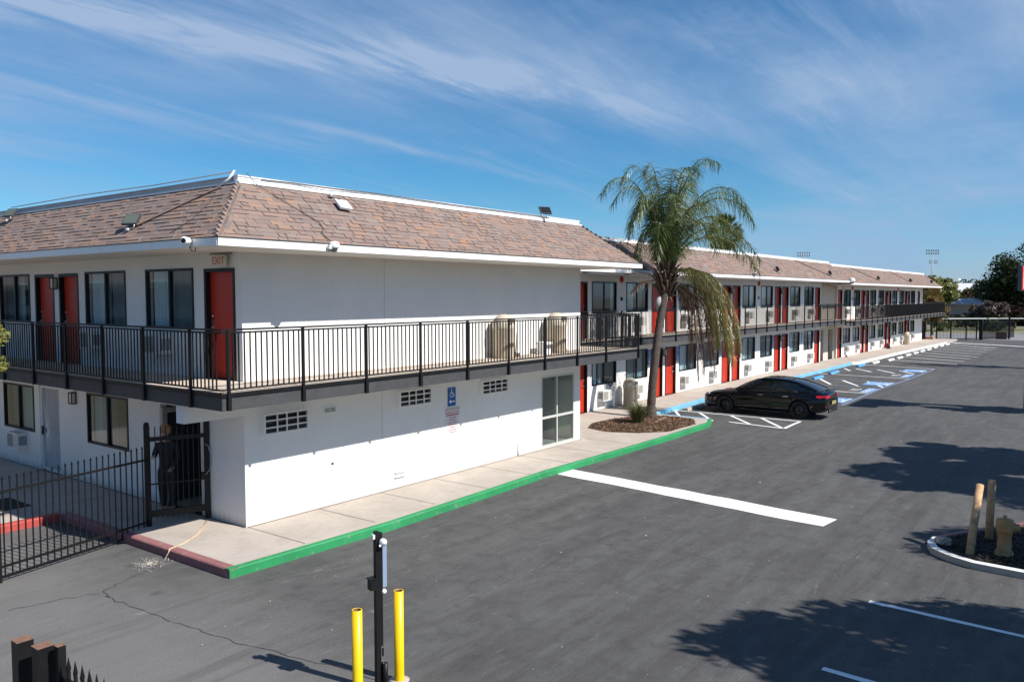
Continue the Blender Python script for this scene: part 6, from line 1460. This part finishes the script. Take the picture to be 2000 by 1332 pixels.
# far wood as one mass along the horizon
def wood():
    rnd = random.Random(99); mb = MB(); pts = []
    for k in range(150): pts.append((rnd.uniform(225, 290), rnd.uniform(-60, 60), 5.0 + rnd.uniform(-1.2, 1.8), rnd.uniform(3, 5)))
    for k in range(120): a = R(rnd.uniform(75, 330)); d = rnd.uniform(130, 220); pts.append((math.cos(a) * d, math.sin(a) * d, 5 + rnd.uniform(-1, 2), rnd.uniform(4, 6)))
    for (x, y, z, r_) in pts:
        if x < 210 and x > -60 and abs(y) < 60: continue
        for j in range(130):
            v = Vector((rnd.gauss(0, 1), rnd.gauss(0, 1), rnd.gauss(0, 1))).normalized() * r_ * rnd.random() ** .4; v.z *= 1.0; p = Vector((x, y, z - r_ * .35)) + v
            if p.z < 0: p.z *= -.5
            u = Vector((rnd.gauss(0, 1), rnd.gauss(0, 1), rnd.gauss(0, 1))).normalized(); w_ = u.orthogonal().normalized(); s = rnd.uniform(.5, 1.0)
            mb.face([tuple(p - u * s), tuple(p + w_ * s * .6), tuple(p + u * s), tuple(p - w_ * s * .6)])
    tag(mb.build('far_wood', L_dark), 'band of distant dark trees along the horizon', 'trees', kind='stuff')
wood()

# fan palm behind the roof
fpt = thing('fan_palm', 'distant fan palm with brown skirt, its head showing above the roof behind the queen palm', 'palm tree', (82.8, 25.0, 0))
m = MB(); m.tube([(0, 0, 0), (.1, 0, 5), (0, 0, 12.2)], [.35, .28, .26], 12); m.build('trunk', M_bark, fpt)
def fan_head():
    rnd = random.Random(5); gm = MB(); dm = MB(); top = Vector((0, 0, 12.0))
    for k in range(150):
        el = rnd.uniform(-80, 85); a = rnd.uniform(0, 2 * PI); dead = el < -12; r_ = rnd.uniform(1.1, 1.9) if not dead else rnd.uniform(.9, 1.7)
        d = Vector((math.cos(a) * math.cos(R(el)), math.sin(a) * math.cos(R(el)), math.sin(R(el)))); c = top + d * r_ + Vector((0, 0, -.2)); tgt = dm if dead else gm
        side = d.orthogonal().normalized(); 
        for j in range(14):
            ang = R(-75 + 150 * j / 13); v = (d * math.cos(ang) + side * math.sin(ang) + Vector((0, 0, -.25))).normalized(); w_ = v.cross(d + Vector((.01, .02, .3))).normalized() * .05; e = c + v * rnd.uniform(.7, 1.1)
            tgt.face([tuple(c - w_ * .4), tuple(c + w_), tuple(e), ])
            tgt.face([tuple(c + v * .3 - w_), tuple(c + v * .3 + w_), tuple(e)])
    gm.build('crown', L_mid, fpt); dm.build('dead_skirt', L_aut, fpt)
fan_head()

# =================================================================== FAR GATE, FENCE, HOUSES
def iron_panel(parent, p, q, h, dense=0.12, z=0.0, name='picket_panel'):
    p = Vector(p); q = Vector(q); d = q - p; L = d.length; d.normalize(); m = MB()
    for i in range(int(L / dense) + 1): c = p + d * min(L, i * dense); m.box(c.x - .012, c.y - .012, z + .05, c.x + .012, c.y + .012, z + h)
    m.bar((p.x, p.y, z + h - .15), (q.x, q.y, z + h - .15), .04, .05); m.bar((p.x, p.y, z + .15), (q.x, q.y, z + .15), .04, .05)
    return m.build(name, M_black, parent)
def iron_post(parent, x, y, h, wd=.12):
    m = MB(); m.box(x - wd / 2, y - wd / 2, 0, x + wd / 2, y + wd / 2, h); return m.build('gate_post', M_black, parent)
fg = thing('sliding_gate', 'long black iron gate across the far exit of the lot', 'gate', (0, 0, 0))
iron_panel(fg, (82.0, 2.1), (85.2, -.9), 1.85, .16); 
for x, y in ((82.0, 2.1), (83.2, 1.0), (84.4, -.2), (85.3, -1.0)): iron_post(fg, x, y, 1.95)
og = thing('open_gate_leaf', 'open black gate leaf with close bars and a brown block at its foot, swung outwards', 'gate', (0, 0, 0))
iron_panel(og, (85.6, -1.3), (92.5, -3.6), 1.9, .085, name='gate_leaf'); iron_post(og, 85.6, -1.35, 2.1, .3); iron_post(og, 88.3, -3.55, 2.4, .16)
m = MB(); m.box(87.9, -3.4, 0, 88.2, -2.4, .75); m.build('gate_block', mat('brown_block', (.10, .06, .05), .8), og)
sg = thing('side_fence', 'dark solid panel fence joining the motel end and the far gate', 'fence', (0, 0, 0))
m = MB(); m.box(80.2, 2.9, 0.15, 80.3, 3.9, 1.95); m.box(79.0, 3.9, .15, 80.3, 4.0, 1.95); m.build('panel', mat('mesh_dark', (.03, .032, .034), .7), sg)
for x, y in ((80.3, 2.85), (81.4, 2.5)): iron_post(sg, x, y, 2.0, .1)
m = MB(); m.box(80.9, 2.2, .0, 82.0, 3.2, .35); tag(m.build('planter_box', mat('terracotta', (.42, .22, .12), .8)), 'low terracotta planter by the far end of the motel', 'planter')
# pale rail fence along the road beyond
rf = thing('rail_fence', 'pale low rail fence with black pickets along the far side of the road', 'fence', (0, 0, 0))
for i, (p, q) in enumerate((((101, 9), (104.5, 4.6)), ((104.5, 4.6), (109, -.2)), ((109, -.2), (112, -5.0)), ((112, -5), (116, -12)))):
    iron_panel(rf, p, q, 1.55, .28); m = MB(); m.bar((p[0], p[1], 1.62), (q[0], q[1], 1.62), .12, .10); m.build('top_rail', M_whitep, rf); iron_post(rf, p[0], p[1], 1.8)
st = MB(); st.prism([(95, 9), (98, 4.5), (101, 0), (103.5, -5), (108, -14), (126, -14), (126, 14), (95, 14)], -.02, .10); struct(st.build('far_verge', concrete_mat('verge', (.20, .19, .10), (.13, .13, .06))))
st = MB(); st.bar((94.6, 9, .06), (100.6, 0, .06), .25, .14); st.bar((100.6, 0, .06), (107.6, -14, .06), .25, .14); struct(st.build('far_kerb', M_conc))
# beige house
hs_ = thing('beige_house', 'beige house with pale grey roof beyond the far gate', 'house', (0, 0, 0))
M_be = mat('beige_render', (.52, .42, .34), .85, var=.06, vscale=1); M_gr2 = mat('grey_roof', (.42, .42, .44), .8, var=.08, vscale=2)
m = MB(); m.box(131, 4.6, 0, 141, 9.6, 3.25); m.box(133, 1.0, 0, 141, 4.6, 3.1); m.build('wall', M_be, hs_)
m = MB(); 
for (x0, y0, x1, y1, z, r_) in ((130.2, 4.0, 141.8, 10.9, 3.3, .75),):
    m.face([(x0, y0, z), (x1, y0, z), (x1 - 3, y0 + 2.5, z + r_), (x0 + 3, y0 + 2.5, z + r_)]); m.face([(x0, y1, z), (x0, y0, z), (x0 + 3, y0 + 2.5, z + r_), (x0 + 3, y1 - 2.5, z + r_)]); m.face([(x0 + 3, y0 + 2.5, z + r_), (x1 - 3, y0 + 2.5, z + r_), (x1 - 3, y1 - 2.5, z + r_), (x0 + 3, y1 - 2.5, z + r_)]); m.box(x0, y0, z - .25, x1, y1, z - .01)
m.build('roof', M_gr2, hs_)
for (y0, y1, z0, z1) in ((8.5, 9.2, 1.2, 2.8), (5.0, 5.5, 1.0, 2.9)):
    m = MB(); m.box(130.96, y0, z0, 130.99, y1, z1); wo_ = m.build('window', M_whitep, hs_); m = MB(); m.box(130.93, y0 + .12, z0 + .12, 130.955, y1 - .12, z1 - .12); m.build('pane', M_gdark if False else mat('far_glass', (.08, .10, .12), .1), wo_)
m = MB(); m.box(130.9, 7.2, 0, 130.99, 8.0, 1.6); m.build('door', mat('house_door', (.04, .07, .06), .6), hs_)
wh = thing('warehouse', 'long pale warehouse with low pitched roof on the horizon', 'building', (0, 0, 0))
m = MB(); m.box(188, 6, 0, 205, 26, 4.6); m.box(186, -30, 0, 205, 4, 3.6); m.build('wall', mat('warehouse_cream', (.60, .58, .52), .8), wh)
m = MB(); m.face([(187.4, 5.4, 4.62), (187.4, 26.5, 4.62), (197, 26.5, 7.2), (197, 5.4, 7.2)]); m.face([(197, 5.4, 7.2), (197, 26.5, 7.2), (206, 26.5, 4.62), (206, 5.4, 4.62)]); m.build('roof', mat('warehouse_roof', (.62, .63, .64), .6), wh)
yh = thing('yellow_house', 'cream house partly hidden behind the plum tree', 'house', (0, 0, 0))
m = MB(); m.box(133, -9, 0, 142, -1.6, 3.1); m.build('wall', mat('cream_wall', (.62, .50, .33), .85), yh)
m = MB(); m.box(132.4, -9.6, 3.1, 142.6, -1.0, 3.3); m.face([(132.4, -9.6, 3.3), (132.4, -1, 3.3), (137, -1, 4.3), (137, -9.6, 4.3)]); m.build('roof', M_gr2, yh)
for y in (-3.0, -5.2, -7.4): m = MB(); m.box(132.95, y, .9, 132.99, y + 1.0, 2.1); m.build('window', MATS['far_glass'], yh)
# stadium light masts
def mast(x, y, h, label, k=1.0):
    t = thing('stadium_light', label, 'light mast', (x, y, 0), 0, 'stadium light masts on the horizon')
    m = MB(); m.tube([(0, 0, 0), (0, 0, h)], [.16 * k, .10 * k], 8); m.build('mast', mat('mast_grey', (.36, .40, .45), .6), t)
    m = MB(); tx = Vector((math.sin(TH), -math.cos(TH), 0))
    for zz in (h - .1 * k, h - .9 * k): m.bar(tuple(tx * -1.8 * k + Vector((0, 0, zz))), tuple(tx * 1.8 * k + Vector((0, 0, zz))), .1, .1)
    for zz in (h + .15 * k, h - .65 * k):
        for j in range(6): c = tx * (-1.65 + .66 * j) * k + Vector((0, 0, zz)); m.box(c.x - .17 * k, c.y - .17 * k, zz - .2 * k, c.x + .17 * k, c.y + .17 * k, zz + .2 * k)
    m.build('lamp_bank', MATS['mast_grey'], t)
mast(286, 38.2, 18.9, 'tall stadium light mast above the far trees, right one', 1.15); mast(330, 45.5, 17.2, 'fainter stadium light mast just left of the tall one', .9); mast(229, 61.7, 16.6, 'stadium light bank peeping over the middle wing roof', 1.0)
# red pylon sign at the right edge
sx0, sy0 = 26.6, -9.90
ps = thing('pylon_sign', 'red illuminated box sign with white letter on a grey box, cut by the right edge', 'sign', (sx0, sy0, 0), R(1.2))
m = MB(); m.box(0, -.13, 4.70, 3.0, 0, 5.66); m.build('sign_box', mat('sign_grey', (.10, .11, .13), .5), ps)
m = MB(); m.box(.0, -.165, 4.74, 2.95, -.133, 5.62); m.build('sign_face', mat('sign_face_red', (.80, .06, .03), .4, emit=((.9, .08, .04), .15)), ps)
m = MB(); m.box(.22, -.18, 4.80, .45, -.167, 5.40); m.box(.45, -.18, 5.3, .8, -.167, 5.40); m.box(.72, -.18, 5.15, .86, -.167, 5.3); m.box(.45, -.18, 5.05, .8, -.167, 5.15); m.build('sign_letter', M_whitep, ps)
m = MB(); m.box(2.1, -.62, 0, 2.5, -.18, 4.7); m.build('pylon', MATS['sign_grey'], ps)

# =================================================================== PERSON AT THE GATE
def skin_body(name, joints, edges, mat_, parent, sub=2):
    me = bpy.data.meshes.new(name); me.from_pydata([j[:3] for j in joints], edges, []); o = bpy.data.objects.new(name, me); COL.objects.link(o)
    sk = o.modifiers.new('skin', 'SKIN'); sk.use_smooth_shade = True
    for i, j in enumerate(joints): me.skin_vertices[0].data[i].radius = (j[3], j[4] if len(j) > 4 else j[3])
    me.skin_vertices[0].data[0].use_root = True
    ss = o.modifiers.new('sub', 'SUBSURF'); ss.levels = sub; ss.render_levels = sub
    bake(o); o.data.materials.clear(); o.data.materials.append(mat_); o.parent = parent
    for p in o.data.polygons: p.use_smooth = True
    return o
def person():
    t = thing('person', 'person with light brown hair in dark clothes standing behind the black gate, looking down', 'person', (-0.36, 2.10, 0.17), R(-140 + 90))
    skin = mat('skin', (.42, .25, .18), .55); dark = mat('dark_clothes', (.02, .021, .024), .9, var=.3, vscale=12, bump=.3, bscale=20); hair = mat('light_brown_hair', (.36, .20, .09), .6, var=.3, vscale=30)
    # local: facing -y ; body incl. head, neck, hands = one continuous skinned figure
    J = [(0, 0, .95, .12, .08), (0, .01, 1.15, .115, .075), (0, .015, 1.32, .14, .08), (0, .0, 1.47, .07, .06), (0, -.04, 1.56, .05, .055), (0, -.075, 1.64, .075, .09), (0, -.085, 1.71, .07, .085),
         (.17, .01, 1.40, .06), (.24, -.03, 1.15, .045), (.20, -.20, .98, .035), (.18, -.27, .96, .026), (-.17, .01, 1.40, .06), (-.23, -.06, 1.16, .045), (-.15, -.26, 1.20, .035), (-.12, -.33, 1.23, .026),
         (.09, 0, .86, .08), (.10, -.01, .50, .055), (.10, .02, .10, .045), (.11, -.12, .04, .035), (-.09, 0, .86, .08), (-.10, -.01, .50, .055), (-.10, .02, .10, .045), (-.11, -.12, .04, .035)]
    Ed = [(0, 1), (1, 2), (2, 3), (3, 4), (4, 5), (5, 6), (2, 7), (7, 8), (8, 9), (9, 10), (2, 11), (11, 12), (12, 13), (13, 14), (0, 15), (15, 16), (16, 17), (17, 18), (0, 19), (19, 20), (20, 21), (21, 22)]
    k0 = len(J)
    for hx, hy, hz in ((.18, -.27, .96), (-.12, -.33, 1.23)):
        base = 10 if hx > 0 else 14
        for f, (dx, ln) in enumerate(((-.028, .070), (-.010, .080), (.010, .076), (.028, .060), (.045, .045))):
            i = len(J); J.append((hx + dx * 1.0, hy - .045, hz - .005, .010)); J.append((hx + dx * 1.1, hy - .045 - ln * .6, hz - .02, .009)); J.append((hx + dx, hy - .045 - ln * .8, hz - .045, .008))
            Ed += [(base, i), (i, i + 1), (i + 1, i + 2)]
    skin_body('body', J, Ed, skin, t)
    C = [(0, 0, .78, .185, .14), (0, .01, 1.15, .16, .115), (0, .015, 1.34, .185, .12), (0, .0, 1.46, .085, .075), (.18, .01, 1.39, .075), (.24, -.03, 1.15, .058), (.192, -.235, .97, .044), (-.18, .01, 1.39, .075), (-.23, -.06, 1.16, .058), (-.135, -.295, 1.215, .044)]
    skin_body('jacket', C, [(0, 1), (1, 2), (2, 3), (2, 4), (4, 5), (5, 6), (2, 7), (7, 8), (8, 9)], dark, t)
    T = [(0, 0, 1.06, .13, .09), (.095, 0, .86, .115), (.10, -.01, .50, .085), (.10, .02, .12, .06), (-.095, 0, .86, .115), (-.10, -.01, .50, .085), (-.10, .02, .12, .06)]
    skin_body('trousers', T, [(0, 1), (1, 2), (2, 3), (0, 4), (4, 5), (5, 6)], dark, t)
    m = MB(); m.sphere((0, -.065, 1.715), .105, 10, 0, 1.05); o = m.build('hair', hair, t)
    for v in o.data.vertices:
        if v.co.y < -.12 and v.co.z < 1.74: v.co.y = -.11
        if v.co.z < 1.62: v.co.z = 1.62 - (1.62 - v.co.z) * .4
    for sx in (-1, 1):
        m = MB(); m.sphere((sx * .03, -.158, 1.665), .011, 6); m.build('eye', M_black, t); m = MB(); m.sphere((sx * .082, -.075, 1.66), .02, 6, 0, 1.5); m.build('ear', skin, t)
        m = MB(); m.box(sx * .105 - .045, -.18, 0, sx * .105 + .045, .08, .07); so_ = m.build('shoe', M_black, t); bv = so_.modifiers.new('b', 'BEVEL'); bv.width = .03; bv.segments = 3; bake(so_)
    m = MB(); m.tube([(0, -.16, 1.68), (0, -.178, 1.645), (0, -.165, 1.635)], [.008, .014, .010], 8); m.build('nose', skin, t)
    m = MB(); m.tube([(-.028, -.158, 1.605), (0, -.166, 1.603), (.028, -.158, 1.605)], .006, 6); m.build('mouth', mat('lips', (.28, .10, .09), .5), t)
    m = MB(); m.tube([(-.10, -.09, 1.52), (-.03, -.125, 1.50), (.06, -.11, 1.52), (.11, -.04, 1.53)], [.012, .02, .02, .010], 8); m.build('collar_highlight', M_whitep, t)  # white strip modelled in place of the light on collar and shoulder
    ph = MB(); ph.box(-.16, -.43, 1.20, -.08, -.36, 1.215, 0); tag(ph.build('phone', M_whitep, None), 'pale phone held by the person behind the gate', 'phone'); po = bpy.data.objects[-1] if False else None
    return t
pt = person()
pho = [o for o in bpy.data.objects if o.name == 'phone'][0]
pho.location = pt.location; pho.rotation_euler = pt.rotation_euler

# floor mat, litter and small debris
m = MB(); m.box(-2.35, 5.0, .151, -1.75, 6.1, .165); tag(m.build('door_mat', mat('mat_black', (.02, .02, .02), .95)), 'black mat on the shaded pavement behind the fence', 'mat')
def litter():
    rnd = random.Random(17); mb = MB()
    for k in range(300):
        x = rnd.uniform(-6, 26); y = rnd.uniform(-11, -2.1) if x < 18 else rnd.uniform(-11, -4.3); s = rnd.uniform(.004, .013) * (1.8 if rnd.random() < .06 else 1)
        a = rnd.uniform(0, PI); u = Vector((math.cos(a), math.sin(a), rnd.uniform(-.2, .3))) * s; v = Vector((-math.sin(a), math.cos(a), 0)) * s * rnd.uniform(.3, .8); c = Vector((x, y, .008))
        mb.face([tuple(c - u - v), tuple(c + u - v), tuple(c + u + v), tuple(c - u + v)])
    for k in range(160):
        a = rnd.uniform(0, 2 * PI); r_ = abs(rnd.gauss(0, .16)); c = Vector((-1.98 + r_ * math.cos(a), -.12 + r_ * math.sin(a) * 1.2, .008)); L_ = rnd.uniform(.01, .06); b = rnd.uniform(0, PI); u = Vector((math.cos(b), math.sin(b), .1)) * L_; v = Vector((-math.sin(b), math.cos(b), 0)) * .003
        mb.face([tuple(c - u - v), tuple(c + u - v), tuple(c + u + v), tuple(c - u + v)])
    tag(mb.build('litter', leaf_mat('litter_bits', (.25, .2, .15), (.5, .46, .4), (.75, .74, .7), 0)), 'scattered pale leaf bits and grit on the asphalt', 'litter', kind='stuff')
litter()
m = MB(); pth = [(-1.60, -.10), (-1.3, .0), (-0.9, .25), (-.5, .65), (-.18, 1.02)]
for k in range(5):
    q = [(x + random.uniform(-.03, .03), y + random.uniform(-.02, .02), .160) for x, y in pth]; m.tube([(-1.78, -.22, .02), (-1.66, -.15, .12)] + q, .0055, 5)
tag(m.build('straw_debris', mat('straw', (.55, .42, .28), .9, var=.3, vscale=20)), 'line of dry straw debris washed across the pavement joint by the gate', 'debris')
# fallen frond shadow-caster: dropped brown sheath by the trunk
m = MB(); m.tube([(16.3, -.2, .17), (16.6, -.3, .20), (17.0, -.25, .18), (17.4, -.1, .17)], [.02, .07, .08, .03], 8); tag(m.build('fallen_sheath', MATS['palm_boot']), 'brown fallen palm sheath lying in the mulch by the trunk', 'palm debris')

# =================================================================== WING ACROSS THE COURT (outside the frame, mirrored in the windows)
def court_wing():
    t = thing('motel', 'white two storey motel wing across the court, mirrored in the shaded windows', 'motel', (0, 0, 0))
    X = -17.5
    m = MB(); m.box(X - 6, 8, .0, X, 70, 5.4); m.build('wall', M_wall, t)
    m = MB(); m.box(X, 8, 2.65, X + 1.3, 70, 2.93); m.build('balcony_deck', M_char, t)
    m = MB(); m.box(X - 7, 6.6, 5.36, X + 1.35, 71, 5.5); m.build('eave_board', M_trim, t)
    m = MB(); m.face([(X + 1.35, 6.6, 5.51), (X + 1.35, 71, 5.51), (X, 71, 6.6), (X, 6.6, 6.6)]); m.box(X - 6, 8, 5.51, X, 70, 6.6); m.build('roof', M_cap, t)
    m = MB(); m.box(X + 1.25, 8, 3.94, X + 1.3, 70, 3.98)
    for k in range(300): y = 8 + k * .2; m.box(X + 1.26, y, 2.93, X + 1.28, y + .02, 3.94)
    m.build('balcony_railing', M_black, t)
    for k in range(7):
        y = 11 + 7.5 * k
        for z in (0.0, 2.93):
            for dy in (0, 1.3):
                q = MB(); q.box(X + .01, y + dy, z, X + .04, y + dy + 1.0, z + 2.1); q.build('door', M_red, t)
            for dy in (2.7, 5.3):
                q = MB(); q.box(X + .01, y + dy, z + .95, X + .04, y + dy + 1.8, z + 2.1); q.build('window', M_dark, t)
court_wing()
